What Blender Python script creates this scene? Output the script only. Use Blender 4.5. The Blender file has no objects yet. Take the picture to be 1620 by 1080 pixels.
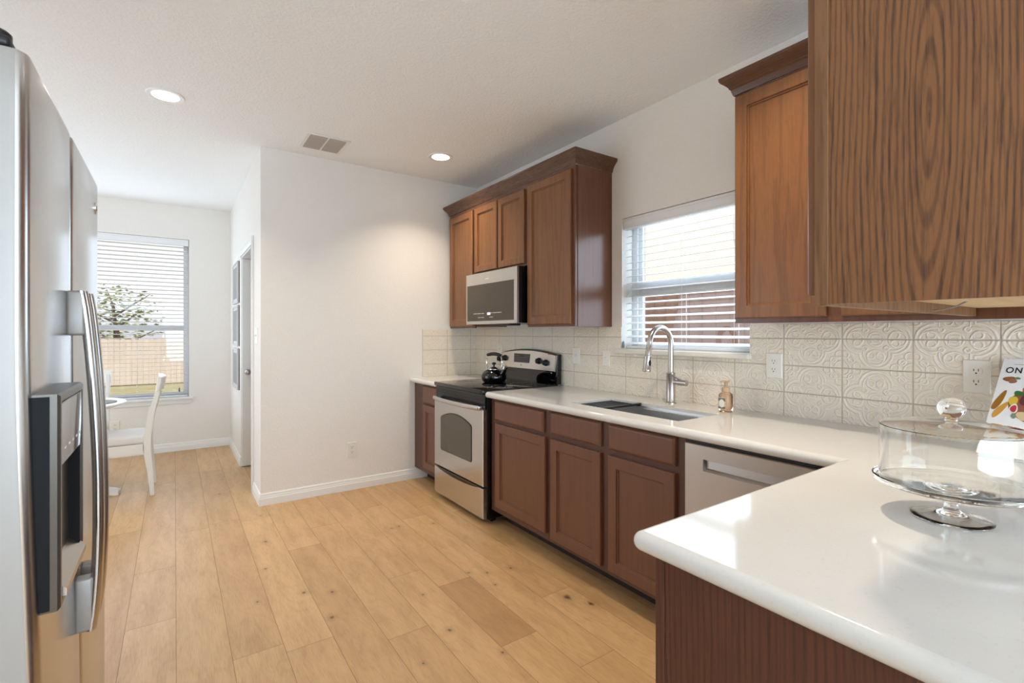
import bpy, bmesh, math, random
from mathutils import Vector, Matrix
random.seed(7)
SC = bpy.context.scene
COL = SC.collection
PI = math.pi

# ---------------------------------------------------------------- camera
F_PX = 771.0
YAW = math.atan((810 - 276) / F_PX)
cam_d = bpy.data.cameras.new('camera')
cam_d.sensor_width = 36.0
cam_d.lens = F_PX / 1620 * 36.0
cam_d.shift_y = -13.0 / 1620
cam_d.clip_start = 0.02
cam = bpy.data.objects.new('camera', cam_d)
cam.location = (0, 0, 1.315)
cam.rotation_euler = (PI / 2, 0, -YAW)
COL.objects.link(cam)
SC.camera = cam

# ---------------------------------------------------------------- exposure, sky, daylight
SC.view_settings.view_transform = 'Standard'
SC.view_settings.look = 'None'
SC.view_settings.gamma = 1
SC.view_settings.use_curve_mapping = False
SC.view_settings.exposure = 0.21
SKY = 4.8
world = bpy.data.worlds.new('sky'); SC.world = world
world.use_nodes = True
wn = world.node_tree; wn.nodes.clear()
sky = wn.nodes.new('ShaderNodeTexSky')
sky.sky_type = 'HOSEK_WILKIE'
sky.sun_direction = (-0.5, -0.4, 0.77)
sky.turbidity = 6.0
hs = wn.nodes.new('ShaderNodeHueSaturation'); hs.inputs['Saturation'].default_value = 0.2
bg = wn.nodes.new('ShaderNodeBackground'); bg.inputs['Strength'].default_value = SKY
wo = wn.nodes.new('ShaderNodeOutputWorld')
wn.links.new(sky.outputs[0], hs.inputs['Color'])
wn.links.new(hs.outputs[0], bg.inputs['Color'])
wn.links.new(bg.outputs[0], wo.inputs['Surface'])


def area(name, loc, rot, sx, sy, power, col, spread=PI):
    l = bpy.data.lights.new(name, 'AREA')
    l.shape = 'RECTANGLE'; l.size = sx; l.size_y = sy
    l.energy = power; l.color = col; l.spread = spread
    o = bpy.data.objects.new(name, l)
    o.location = loc; o.rotation_euler = rot
    COL.objects.link(o)
    return o


DAY = (0.62, 0.81, 1.0)
NOOK = (0.64, 0.81, 1.0)
# window daylight lamps; rear and left ones tilted up to brighten the ceiling
area('added_rear_fill', (0.3, -3.7, 1.35), (PI / 2 + 0.6, 0, 0), 3.9, 2.0, 190, DAY)  # unseen fill lamp added behind the camera
area('daylight_left_window', (-2.4, 4.6, 1.35), (0, -PI / 2 - 0.35, 0), 1.85, 2.2, 30, NOOK)
area('daylight_nook_window', (-0.55, 6.55, 1.5), (-PI / 2, 0, 0), 1.3, 1.6, 14, NOOK)
area('daylight_sink_window', (2.57, 1.81, 1.65), (0, PI / 2, 0), 0.8, 0.8, 9, DAY)
sun_l = bpy.data.lights.new('sun', 'SUN'); sun_l.energy = 3.4; sun_l.angle = 0.02; sun_l.color = (1, 0.95, 0.88)
sun_o = bpy.data.objects.new('sun', sun_l)
sun_o.rotation_euler = Vector((0.5, 0.4, -0.77)).to_track_quat('-Z', 'Y').to_euler()
COL.objects.link(sun_o)

SC.cycles.max_bounces = 20
SC.cycles.transmission_bounces = 20
SC.cycles.diffuse_bounces = 5
SC.cycles.glossy_bounces = 8

# ---------------------------------------------------------------- helpers
OFF = {}


def s2l(c):
    return tuple(((v / 255) / 12.92 if v / 255 <= 0.04045 else ((v / 255 + 0.055) / 1.055) ** 2.4) for v in c)


class E:
    """tiny expression wrapper over Math nodes"""
    nt = None

    def __init__(s, sock): s.s = sock

    @staticmethod
    def op(op, *a, clamp=False):
        n = E.nt.nodes.new('ShaderNodeMath'); n.operation = op; n.use_clamp = clamp
        for i, v in enumerate(a):
            if isinstance(v, E): E.nt.links.new(v.s, n.inputs[i])
            else: n.inputs[i].default_value = float(v)
        return E(n.outputs[0])

    def __add__(s, o): return E.op('ADD', s, o)
    __radd__ = __add__
    def __sub__(s, o): return E.op('SUBTRACT', s, o)
    def __rsub__(s, o): return E.op('SUBTRACT', o, s)
    def __mul__(s, o): return E.op('MULTIPLY', s, o)
    __rmul__ = __mul__
    def __truediv__(s, o): return E.op('DIVIDE', s, o)


def fabs(a): return E.op('ABSOLUTE', a)
def fmax(a, b): return E.op('MAXIMUM', a, b)
def fmin(a, b): return E.op('MINIMUM', a, b)
def fsin(a): return E.op('SINE', a)
def fsqrt(a): return E.op('SQRT', a)
def fract(a): return E.op('FRACT', a)
def hyp(a, b): return fsqrt(a * a + b * b)


def ramp01(a, lo, hi):
    n = E.nt.nodes.new('ShaderNodeMapRange'); n.interpolation_type = 'SMOOTHSTEP'
    E.nt.links.new(a.s, n.inputs[0])
    n.inputs[1].default_value = lo; n.inputs[2].default_value = hi
    return E(n.outputs[0])


def noise(vec, scale, detail=4, rough=0.5):
    n = E.nt.nodes.new('ShaderNodeTexNoise')
    E.nt.links.new(vec, n.inputs['Vector'])
    n.inputs['Scale'].default_value = scale; n.inputs['Detail'].default_value = detail
    n.inputs['Roughness'].default_value = rough
    return E(n.outputs['Fac'])


def mapping(vec, sc, loc=(0, 0, 0)):
    n = E.nt.nodes.new('ShaderNodeMapping')
    n.inputs['Scale'].default_value = sc; n.inputs['Location'].default_value = loc
    E.nt.links.new(vec, n.inputs['Vector'])
    return n.outputs[0]


def ocoord():
    n = E.nt.nodes.new('ShaderNodeTexCoord')
    return n.outputs['Object']


def sep(v):
    n = E.nt.nodes.new('ShaderNodeSeparateXYZ'); E.nt.links.new(v, n.inputs[0])
    return E(n.outputs[0]), E(n.outputs[1]), E(n.outputs[2])


def mixc(fac, a, b):
    n = E.nt.nodes.new('ShaderNodeMix'); n.data_type = 'RGBA'
    if isinstance(fac, E): E.nt.links.new(fac.s, n.inputs[0])
    else: n.inputs[0].default_value = fac
    for i, v in ((6, a), (7, b)):
        if isinstance(v, tuple): n.inputs[i].default_value = (*v[:3], 1)
        else: E.nt.links.new(v, n.inputs[i])
    return n.outputs[2]


def bump(h, strength, dist):
    n = E.nt.nodes.new('ShaderNodeBump')
    n.inputs['Strength'].default_value = strength; n.inputs['Distance'].default_value = dist
    E.nt.links.new(h.s, n.inputs['Height'])
    return n.outputs[0]


def mat(name, rgb, rough=0.5, metal=0.0, spec=0.5, fn=None, **kw):
    m = bpy.data.materials.new(name); m.use_nodes = True
    nt = m.node_tree; b = nt.nodes['Principled BSDF']
    b.inputs['Base Color'].default_value = (*s2l(rgb), 1)
    b.inputs['Roughness'].default_value = rough
    b.inputs['Metallic'].default_value = metal
    b.inputs['Specular IOR Level'].default_value = spec
    for k, v in kw.items():
        b.inputs[k.replace('_', ' ')].default_value = v
    if fn:
        E.nt = nt
        r = fn()
        for k, v in r.items():
            nt.links.new(v.s if isinstance(v, E) else v, b.inputs[k])
    return m


def box(bm, x0, x1, y0, y1, z0, z1, bv=0.0, seg=2):
    r = bmesh.ops.create_cube(bm, size=1)
    vs = r['verts']
    for v in vs:
        v.co = Vector(((x0 + x1) / 2 + v.co.x * abs(x1 - x0), (y0 + y1) / 2 + v.co.y * abs(y1 - y0), (z0 + z1) / 2 + v.co.z * abs(z1 - z0)))
    if bv > 0:
        es = list({e for v in vs for e in v.link_edges})
        bmesh.ops.bevel(bm, geom=es, offset=bv, segments=seg, affect='EDGES', profile=0.5)


def rings(bm, rs, closed_u=True, cap0=True, cap1=True):
    """rs: list of rings, each a list of points; skins consecutive rings"""
    V = [[bm.verts.new(p) for p in r] for r in rs]
    n = len(V[0])
    for a, b in zip(V, V[1:]):
        for i in range(n if closed_u else n - 1):
            j = (i + 1) % n
            bm.faces.new((a[i], a[j], b[j], b[i]))
    if cap0: bm.faces.new(list(reversed(V[0])))
    if cap1: bm.faces.new(V[-1])
    return V


def lathe(bm, prof, c, seg=32, axis='z', cap=True):
    rs = []
    for r, h in prof:
        ring = []
        for i in range(seg):
            a = 2 * PI * i / seg
            p = (r * math.cos(a), r * math.sin(a), h)
            if axis == 'x': p = (h, r * math.cos(a), r * math.sin(a))
            if axis == 'y': p = (r * math.sin(a), h, r * math.cos(a))
            ring.append((c[0] + p[0], c[1] + p[1], c[2] + p[2]))
        rs.append(ring)
    rings(bm, rs, True, cap, cap)


def tube(bm, pts, rad, seg=12, cap=True, flat=None):
    """sweep a circle (or an ellipse, flat=(rw, rt, up)) along pts"""
    pts = [Vector(p) for p in pts]
    rads = rad if isinstance(rad, (list, tuple)) else [rad] * len(pts)
    rs = []
    prev = None
    for i, p in enumerate(pts):
        t = (pts[min(i + 1, len(pts) - 1)] - pts[max(i - 1, 0)]).normalized()
        if prev is None:
            up = Vector((0, 0, 1)) if abs(t.z) < 0.9 else Vector((1, 0, 0))
            n = t.cross(up).normalized()
        else:
            n = (prev - t * prev.dot(t)).normalized()
        prev = n
        b = t.cross(n).normalized()
        r = rads[i]
        rs.append([p + n * (r * math.cos(2 * PI * k / seg)) + b * (r * math.sin(2 * PI * k / seg)) for k in range(seg)])
    rings(bm, rs, True, cap, cap)


def sweep(bm, prof, pts, up=(0, 0, 1), cap=True):
    """sweep a closed 2-D profile [(side, up)] along a polyline with mitred corners; side = right of travel"""
    pts = [Vector(p) for p in pts]; up = Vector(up)
    rs = []
    for i, p in enumerate(pts):
        d0 = (p - pts[i - 1]).normalized() if i > 0 else None
        d1 = (pts[i + 1] - p).normalized() if i < len(pts) - 1 else None
        if d0 is None: d0 = d1
        if d1 is None: d1 = d0
        n0 = d0.cross(up).normalized(); n1 = d1.cross(up).normalized()
        m = (n0 + n1)
        m = m / max(1e-6, (m.length_squared / 2))
        rs.append([p + m * s + up * u for s, u in prof])
    rings(bm, rs, True, cap, cap)


def prism(bm, poly, mapf, d0, d1):
    """extrude a 2-D polygon between depths d0 and d1; mapf(s, t, d) -> xyz"""
    rings(bm, [[mapf(s, t, d0) for s, t in poly], [mapf(s, t, d1) for s, t in poly]])


def fx(x):            # face looking to -X at x (s = y, t = z)
    return lambda s, t, d: (x - d, s, t)


def fy(y):            # face looking to -Y at y (s = x)
    return lambda s, t, d: (s, y - d, t)


def fyp(y):           # face looking to +Y
    return lambda s, t, d: (s, y + d, t)


def fxp(x):           # face looking to +X
    return lambda s, t, d: (x + d, s, t)


def fz(z):            # looking down
    return lambda s, t, d: (s, t, z - d)


def ring_panel(bm, mf, s0, s1, t0, t1, spec):
    """nested rectangles (inset, depth) skinned and capped: raised and recessed door profiles"""
    rs = []
    for ins, d in spec:
        a, b, c, e = s0 + ins, s1 - ins, t0 + ins, t1 - ins
        rs.append([mf(a, c, d), mf(b, c, d), mf(b, e, d), mf(a, e, d)])
    rings(bm, rs)


def shaker(bm, mf, s0, s1, t0, t1, th=0.02, st=0.055):
    ring_panel(bm, mf, s0, s1, t0, t1, [(0, 0), (0, th - 0.005), (0.002, th - 0.002), (0.005, th), (st, th), (st + 0.0015, th - 0.001),
                                        (st + 0.003, th - 0.007), (st + 0.009, th - 0.008), (st + 0.0105, th - 0.0125)])


def slab(bm, mf, s0, s1, t0, t1, th=0.02):
    ring_panel(bm, mf, s0, s1, t0, t1, [(0, 0), (0, th - 0.008), (0.003, th - 0.005), (0.009, th - 0.001), (0.013, th)])


def link(name, bm, m, parent=None, smooth=35, mats=None):
    bmesh.ops.recalc_face_normals(bm, faces=bm.faces[:])
    me = bpy.data.meshes.new(name)
    root = parent
    off = Vector((0, 0, 0))
    if parent is not None:
        off = OFF[parent.name]
        bmesh.ops.translate(bm, vec=-off, verts=bm.verts[:])
    bm.to_mesh(me); bm.free()
    for mm in (mats or [m]): me.materials.append(mm)
    if smooth:
        me.polygons.foreach_set('use_smooth', [True] * len(me.polygons))
        me.set_sharp_from_angle(angle=math.radians(smooth))
    o = bpy.data.objects.new(name, me); COL.objects.link(o)
    if parent is not None: o.parent = parent
    OFF[o.name] = off
    return o


def thing(name, label, cat, loc, group=None):
    o = bpy.data.objects.new(name, None); COL.objects.link(o)
    o.location = loc; o.empty_display_size = 0.05
    o['label'] = label; o['category'] = cat
    if group: o['group'] = group
    OFF[o.name] = Vector(loc)
    return o


def tag(o, label, cat, group=None, kind=None):
    o['label'] = label; o['category'] = cat
    if group: o['group'] = group
    if kind: o['kind'] = kind
    return o


def struct(name, bm, m, parent=None, smooth=35):
    o = link(name, bm, m, parent, smooth)
    if parent is None: o['kind'] = 'structure'
    return o


def B(): return bmesh.new()


def part(name, m, parent, *boxes, bv=0.0):
    bm = B()
    for b in boxes: box(bm, *b, bv=bv)
    return link(name, bm, m, parent, 12)


# ---------------------------------------------------------------- materials
def wall_fn(scale, st, d):
    def f():
        c = ocoord()
        n = noise(mapping(c, (1, 1, 1)), scale, 3, 0.55)
        n2 = noise(c, scale * 0.45, 2, 0.5)
        h = ramp01(n, 0.42, 0.62) * 0.7 + n2 * 0.5
        return {'Normal': bump(h, st, d)}
    return f


M_WALL = mat('wall_paint', (240, 235, 228), 0.75, fn=wall_fn(70, 0.35, 0.004))
M_CEIL = mat('ceiling_paint', (249, 249, 247), 0.85, fn=wall_fn(62, 0.4, 0.004))
M_TRIM = mat('white_trim', (240, 239, 235), 0.4)
M_WHITE = mat('white_plastic', (238, 233, 222), 0.35)
M_BLIND = mat('white_blind', (240, 240, 240), 0.45)
M_VINYL = mat('white_vinyl', (226, 228, 230), 0.4)
M_CHAIR = mat('white_painted_wood', (238, 236, 230), 0.35)
M_CUSH = mat('white_fabric', (232, 230, 228), 0.9)
M_DARKSLOT = mat('dark_slot', (40, 36, 34), 0.6)
M_GREYPRINT = mat('grey_print', (150, 148, 145), 0.6)


def steel_fn(ax):
    def f():
        c = ocoord()
        sc = {'z': (60, 60, 2.0), 'y': (60, 2.0, 60), 'x': (2, 60, 60)}[ax]
        n = noise(mapping(c, sc), 6, 3, 0.6)
        return {'Roughness': n * 0.14 + 0.17}
    return f


M_STEEL = mat('stainless_steel', (205, 203, 200), 0.25, 1.0, fn=steel_fn('y'))
M_STEELD = mat('dishwasher_steel', (196, 193, 190), 0.32, 1.0)
M_STEELV = mat('fridge_steel', (202, 202, 202), 0.2, 1.0, fn=steel_fn('z'))
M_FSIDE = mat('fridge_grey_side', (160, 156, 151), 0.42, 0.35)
M_NICKEL = mat('brushed_nickel', (188, 182, 175), 0.28, 1.0)
M_CHROME = mat('chrome', (225, 225, 225), 0.08, 1.0)
M_SINK = mat('sink_steel', (214, 214, 214), 0.38, 1.0)
M_BLACK = mat('black_enamel', (16, 16, 18), 0.25)
M_BLACKGL = mat('black_glass', (8, 8, 9), 0.04, spec=0.6)
M_OVENGL = mat('oven_glass', (104, 98, 88), 0.12, 0.55)
M_MWGL = mat('microwave_glass', (84, 76, 66), 0.14, 0.3)
M_BLACKPL = mat('black_plastic', (22, 22, 24), 0.4)
M_GREYPL = mat('grey_plastic', (96, 96, 98), 0.35)
M_SLOT = mat('vent_louvre_grey', (196, 188, 178), 0.6)
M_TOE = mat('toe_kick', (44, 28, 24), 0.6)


def quartz_fn():
    c = ocoord()
    n = ramp01(noise(c, 120, 2, 0.5), 0.60, 0.72)
    n2 = noise(c, 6, 4, 0.6)
    col = mixc(n * 0.18, mixc(n2, s2l((224, 222, 218)), s2l((219, 216, 211))), s2l((196, 190, 182)))
    return {'Base Color': col}


M_QUARTZ = mat('white_quartz', (234, 231, 225), 0.09, fn=quartz_fn)


def tile_fn(ax, u0):
    def f():
        x, y, z = sep(ocoord())
        a = y if ax == 'y' else x
        U = fract((a - u0) / 0.253 + 20.0)
        Vv = fract((z - 1.03) / 0.26 + 10.5)          # medallion centred on 1.03, 1.29
        Vt = fract((z - 1.03) / 0.13 + 10.0)
        u = fabs(U - 0.5); v = fabs(Vv - 0.5)
        # raised scrollwork: quatrefoil, corner arcs, inner rings and leaves

        def arc(cx, cy, r, w=0.016):
            d = fabs(hyp(u - cx, v - cy) - r)
            return 1.0 - ramp01(d, w * 0.3, w * 1.6)
        def line(d, w=0.014):
            return 1.0 - ramp01(fabs(d), w * 0.3, w * 1.5)
        d4 = fmin(hyp(u - 0.235, v) - 0.235, hyp(u, v - 0.235) - 0.235)
        h = fmax(line(d4, 0.016), line(d4 + 0.055, 0.010))
        for q in ((0.0, 0.0, 0.06), (0.0, 0.0, 0.11), (0.5, 0.5, 0.12), (0.5, 0.5, 0.19), (0.27, 0.07, 0.055), (0.07, 0.27, 0.055), (0.36, 0.36, 0.045),
                  (0.30, 0.0, 0.12), (0.0, 0.30, 0.12), (0.46, 0.27, 0.06), (0.27, 0.46, 0.06), (0.15, 0.15, 0.035)):
            h = fmax(h, arc(*q, 0.012))
        pet = fsin(hyp(u, v) * 70.0) * fsin(u * 40.0) * fsin(v * 40.0) * 0.35
        h = h + pet
        eu = fmin(U, 1.0 - U) * 0.253
        ev = fmin(Vt, 1.0 - Vt) * 0.13
        g = fmin(eu, ev)
        tile = ramp01(g, 0.0012, 0.0032)
        hh = (h * 0.5 + 0.6) * tile
        nn = noise(ocoord(), 9, 3, 0.6)
        glaze = mixc(ramp01(h, -0.2, 1.0), s2l((240, 227, 207)), s2l((248, 239, 224)))
        col = mixc(tile, s2l((206, 190, 168)), mixc(nn * 0.3, glaze, s2l((222, 211, 195))))
        return {'Base Color': col, 'Normal': bump(hh, 0.9, 0.0045)}
    return f


M_TILE_Y = mat('embossed_tile', (228, 219, 206), 0.34, fn=tile_fn('y', 1.2))
M_TILE_X = mat('embossed_tile_end', (228, 219, 206), 0.34, fn=tile_fn('x', 1.869))


def wood_fn(cols, rough, grain_axis='z', amount=1.0, center=None, freq=110.0, bumpd=0.0006):
    """cols: dark, mid, light"""
    def f():
        c = ocoord()
        sc = {'z': (1, 1, 0.06), 'y': (1, 0.06, 1), 'x': (0.06, 1, 1)}[grain_axis]
        fine = noise(mapping(c, sc), 190, 3, 0.65)
        med = noise(mapping(c, sc, (3.1, 1.7, 0.4)), 26, 4, 0.6)
        big = noise(mapping(c, sc, (1.1, 5.7, 2.4)), 7, 2, 0.5)
        x, y, z = sep(c)
        if center:
            s, t = (y, z) if center[2] == 'x' else (x, z)
            warp = noise(mapping(c, (1, 1, 0.16)), 5, 2, 0.5)
            wob = noise(mapping(c, (1, 1, 0.3)), 22, 2, 0.5)
            ds = fabs(s - center[0] + (warp - 0.5) * 0.05) + (wob - 0.5) * 0.008
            dt = (t - center[1]) * 0.105
            r = fsqrt(ds * ds + dt * dt)
            band = fsin(r * freq * 6.283 + (big - 0.5) * 3.0) * 0.5 + 0.5
        else:
            band = fsin((big * 2.0 + med * 0.5) * 26.0) * 0.5 + 0.5
        g = ramp01(band, 0.45, 1.0) * 0.5 * amount + ramp01(fine, 0.42, 0.72) * 0.5 * amount
        base = mixc(med, s2l(cols[1]), s2l(cols[2]))
        col = mixc(E.op('MULTIPLY', g, 1.0, clamp=True), base, s2l(cols[0]))
        return {'Base Color': col, 'Normal': bump(g, 0.35, -bumpd), 'Roughness': fine * 0.12 + (rough - 0.06)}
    return f


M_UP = mat('stained_maple', (132, 84, 50), 0.3, fn=wood_fn(((80, 50, 31), (124, 80, 46), (140, 94, 55)), 0.34, amount=0.5))
M_UPE = mat('stained_end_panel', (112, 62, 44), 0.22, fn=wood_fn(((80, 46, 33), (106, 66, 46), (116, 76, 54)), 0.24, amount=0.4))
M_CROWN = mat('crown_wood', (100, 58, 40), 0.25, fn=wood_fn(((72, 45, 31), (92, 60, 41), (102, 68, 47)), 0.28, 'y', amount=0.35))
M_BASE = mat('brown_cabinet', (104, 62, 44), 0.3, fn=wood_fn(((90, 57, 41), (110, 71, 50), (118, 78, 56)), 0.34, amount=0.3))
M_BASEF = mat('shaded_brown_face_frame', (86, 52, 40), 0.34, fn=wood_fn(((70, 42, 32), (86, 53, 40), (94, 60, 45)), 0.36, amount=0.3))  # darker than the doors: stain, plus shade painted into the colour
M_OAK = mat('oak_panel', (128, 80, 46), 0.42, fn=wood_fn(((78, 51, 34), (132, 87, 52), (146, 100, 62)), 0.45, amount=1.05, center=(0.285 - 0.29, 1.70 - 1.37, 'x'), freq=110))
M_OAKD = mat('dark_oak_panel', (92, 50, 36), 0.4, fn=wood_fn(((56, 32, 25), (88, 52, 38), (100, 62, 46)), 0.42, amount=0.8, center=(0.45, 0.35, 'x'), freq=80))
M_OAKEDGE = mat('oak_edge', (126, 88, 56), 0.5, fn=wood_fn(((92, 60, 36), (122, 84, 52), (146, 108, 74)), 0.5, amount=0.8))
M_PLY = mat('raw_plywood', (214, 184, 138), 0.7, fn=wood_fn(((190, 156, 110), (214, 184, 138), (222, 196, 152)), 0.7, 'x', amount=0.4))

KNOTS = [(0.659, 2.558, .012), (0.60, 2.328, .012), (0.54, 2.633, .014), (1.029, 2.271, .008), (1.381, 2.146, .007), (1.329, 2.337, .009), (1.413, 2.279, .009),
         (1.112, 1.674, .009), (1.61, 1.84, .026), (1.665, 1.73, .018), (1.205, 3.165, .009), (1.258, 3.169, .009), (1.474, 3.083, .008), (0.474, 3.416, .011),
         (0.419, 3.022, .010), (0.512, 3.922, .009), (0.334, 2.672, .008), (1.003, 1.933, .012), (0.815, 1.798, .007), (0.301, 4.641, .01), (1.55, 2.25, .012)]


def floor_fn():
    c = ocoord()
    at = E.nt.nodes.new('ShaderNodeAttribute'); at.attribute_name = 'plank_tone'
    tone = E(at.outputs['Fac'])
    sh = E.nt.nodes.new('ShaderNodeCombineXYZ')
    x, y, z = sep(c)
    E.nt.links.new((x + tone * 7.3).s, sh.inputs[0]); E.nt.links.new((y + tone * 31.0).s, sh.inputs[1])
    v = sh.outputs[0]
    fine = noise(mapping(v, (1, 0.05, 1)), 260, 3, 0.6)
    med = noise(mapping(v, (1, 0.16, 1)), 16, 4, 0.55)
    big = noise(mapping(v, (1, 0.28, 1)), 5, 2, 0.5)
    rings_ = fsin(big * 90.0 + med * 6.0) * 0.5 + 0.5
    g = ramp01(rings_, 0.6, 1.0) * 0.10 + ramp01(fine, 0.42, 0.7) * 0.30 + ramp01(med, 0.35, 0.7) * 0.38
    base = mixc(tone, s2l((188, 146, 98)), s2l((222, 182, 130)))
    col = mixc(g * 0.75, base, s2l((150, 108, 66)))
    k = None
    wob = noise(c, 55, 3, 0.6) * 1.5 + 0.25
    for kx, ky, r in KNOTS:
        d = hyp((x - kx), (y - ky) * 0.8) * wob
        a = (1.0 - ramp01(d, r * 0.15, r * 1.0)) * 0.72 + (1.0 - ramp01(d, r * 0.6, r * 3.5)) * 0.20
        k = a if k is None else fmax(k, a)
    col = mixc(k, col, s2l((84, 54, 32)))
    return {'Base Color': col, 'Normal': bump(g, 0.25, -0.0008), 'Roughness': med * 0.12 + 0.36}


M_FLOOR = mat('oak_plank_floor', (196, 158, 110), 0.4, spec=0.75, fn=floor_fn)
M_GROOVE = mat('floor_groove', (112, 84, 56), 0.8)


def glass_mat(name, col, rough=0.0, ior=1.45):
    m = bpy.data.materials.new(name); m.use_nodes = True
    b = m.node_tree.nodes['Principled BSDF']
    b.inputs['Base Color'].default_value = (*col, 1); b.inputs['Roughness'].default_value = rough
    b.inputs['Transmission Weight'].default_value = 1.0; b.inputs['IOR'].default_value = ior
    return m


M_GLASS = glass_mat('clear_glass', (0.99, 0.995, 0.99))
M_SOAP = glass_mat('amber_soap', (0.80, 0.58, 0.42), 0.05, 1.38)


def pane_mat():
    m = bpy.data.materials.new('window_pane'); m.use_nodes = True
    nt = m.node_tree; nt.nodes.clear()
    t = nt.nodes.new('ShaderNodeBsdfTransparent'); g = nt.nodes.new('ShaderNodeBsdfGlossy')
    g.inputs['Roughness'].default_value = 0.0
    mx = nt.nodes.new('ShaderNodeMixShader'); mx.inputs[0].default_value = 0.03
    o = nt.nodes.new('ShaderNodeOutputMaterial')
    nt.links.new(t.outputs[0], mx.inputs[1]); nt.links.new(g.outputs[0], mx.inputs[2]); nt.links.new(mx.outputs[0], o.inputs[0])
    return m


M_PANE = pane_mat()


def emit(name, col, st):
    return mat(name, (255, 255, 255), 0.5, Emission_Color=(*col, 1), Emission_Strength=st)


M_LAMP = emit('lamp_lens', (1.0, 0.94, 0.84), 9.0)
M_LCD = emit('lit_display', (0.6, 0.75, 1.0), 0.9)

# ---------------------------------------------------------------- room shell
XR = 2.45; YP = 4.145; XS = 0.54; YB = 6.62; ZC = 2.74; XL = -2.62; YF = -4.0

# floor: one mesh, a quad per plank over a thin groove bed
PW = 0.1868; PX0 = 0.006
fixed = {-1: [2.74, 3.35], 0: [3.88], 1: [2.25], 3: [3.19], 4: [2.02], 5: [2.52], 6: [1.707, 2.295, 3.64], 8: [1.91]}
tones = {(6, 1.707): 0.12, (8, 1.91): 0.55, (3, 3.19): 0.75, (4, 2.02): 0.55, (5, 2.52): 0.6, (6, 2.295): 0.6}
bm = B()
lay = bm.faces.layers.float.new('plank_tone')
k0 = int((XL - PX0) / PW) - 1; k1 = int((XR - PX0) / PW) + 1
for k in range(k0, k1 + 1):
    xa = max(XL, PX0 + k * PW); xb = min(XR, PX0 + (k + 1) * PW)
    if xb - xa < 0.004: continue
    js = list(fixed.get(k, []))
    if js:
        a = js[0]
        while a > YF: a -= random.uniform(1.3, 2.0); js.insert(0, a)
        a = js[-1]
        while a < YB: a += random.uniform(1.3, 2.0); js.append(a)
    else:
        a = YF - random.uniform(0, 1.5)
        while a < YB + 0.1: js.append(a); a += random.uniform(1.2, 2.0)
        js.append(a)
    for a, b in zip(js, js[1:]):
        a2 = max(a, YF); b2 = min(b, YB)
        if b2 - a2 < 0.01: continue
        t = random.uniform(0.3, 0.85)
        for (kk, ky), tv in tones.items():
            if kk == k and abs(a - ky) < 1e-3: t = tv
        if k == 8 and abs(b - 1.91) < 1e-3: t = 1.0
        if k == 3 and abs(b - 3.19) < 1e-3: t = 0.38
        e = 0.0007
        f = bm.faces.new([bm.verts.new(p) for p in ((xa + e, a2 + e, 0), (xb - e, a2 + e, 0), (xb - e, b2 - e, 0), (xa + e, b2 - e, 0))])
        f[lay] = t
box(bm, XL, XR, YF, YB, -0.12, -0.0012)
for f in bm.faces:
    if f.calc_center_median().z < -0.001: f.material_index = 1
fl = link('floor', bm, None, None, 0, [M_FLOOR, M_GROOVE]); fl['kind'] = 'structure'

bm = B(); box(bm, XL - 0.1, XR + 0.14, YF - 0.1, YB + 0.14, ZC, ZC + 0.12); struct('ceiling', bm, M_CEIL)

WY0, WY1, WZ0, WZ1 = 1.372, 2.251, 1.212, 2.078      # sink window opening
bm = B()
box(bm, XR, XR + 0.14, YF, WY0, 0, ZC); box(bm, XR, XR + 0.14, WY1, YB, 0, ZC)
box(bm, XR, XR + 0.14, WY0, WY1, 0, WZ0); box(bm, XR, XR + 0.14, WY0, WY1, WZ1, ZC)
struct('wall_right', bm, M_WALL)

bm = B()
box(bm, XS, XR, YP, YP + 0.115, 0, ZC)
box(bm, XS, XS + 0.115, YP + 0.115, 4.60, 0, ZC)
box(bm, XS, XS + 0.115, 4.60, 5.44, 2.06, ZC)
box(bm, XS, XS + 0.115, 5.475, YB, 0, ZC)
box(bm, XS, XS + 0.115, 5.44, 5.475, 2.06, ZC)
box(bm, XS + 0.115, XR, 5.48, 5.58, 0, ZC)
struct('wall_pantry', bm, M_WALL)

NX0, NX1, NZ0, NZ1 = -1.12, 0.135, 0.60, 2.372         # nook window opening
bm = B()
box(bm, XL, NX0, YB, YB + 0.14, 0, ZC); box(bm, NX1, XR, YB, YB + 0.14, 0, ZC)
box(bm, NX0, NX1, YB, YB + 0.14, 0, NZ0); box(bm, NX0, NX1, YB, YB + 0.14, NZ1, ZC)
struct('wall_back', bm, M_WALL)
bm = B(); box(bm, XL - 0.1, XL, YF, 3.5, 0, ZC); box(bm, XL - 0.1, XL, 5.8, YB, 0, ZC); box(bm, XL - 0.1, XL, 3.5, 5.8, 0, 0.4); box(bm, XL - 0.1, XL, 3.5, 5.8, 2.3, ZC); box(bm, XL, -1.0, 2.35, 2.47, 0, ZC); box(bm, -1.12, -1.0, 0.6, 2.35, 0, ZC); struct('wall_left', bm, M_WALL)
bm = B(); box(bm, XL, -1.8, YF - 0.1, YF, 0, ZC); box(bm, 2.2, XR, YF - 0.1, YF, 0, ZC); box(bm, -1.8, 2.2, YF - 0.1, YF, 0, 0.3); box(bm, -1.8, 2.2, YF - 0.1, YF, 2.4, ZC); struct('wall_front', bm, M_WALL)
bm = B()
for i in range(4): box(bm, -1.8 + i * 1.315, -1.8 + i * 1.315 + 0.055, YF - 0.07, YF - 0.02, 0.3, 2.4, 0.004)
for z in (0.3, 2.345): box(bm, -1.745, 2.145, YF - 0.07, YF - 0.02, z, z + 0.055, 0.004)
w3 = struct('window_3', bm, M_VINYL)  # unseen window, added around the rear fill lamp
part('pane', M_PANE, w3, (-1.78, 2.18, YF - 0.047, YF - 0.043, 0.32, 2.38))
bm = B()
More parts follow.
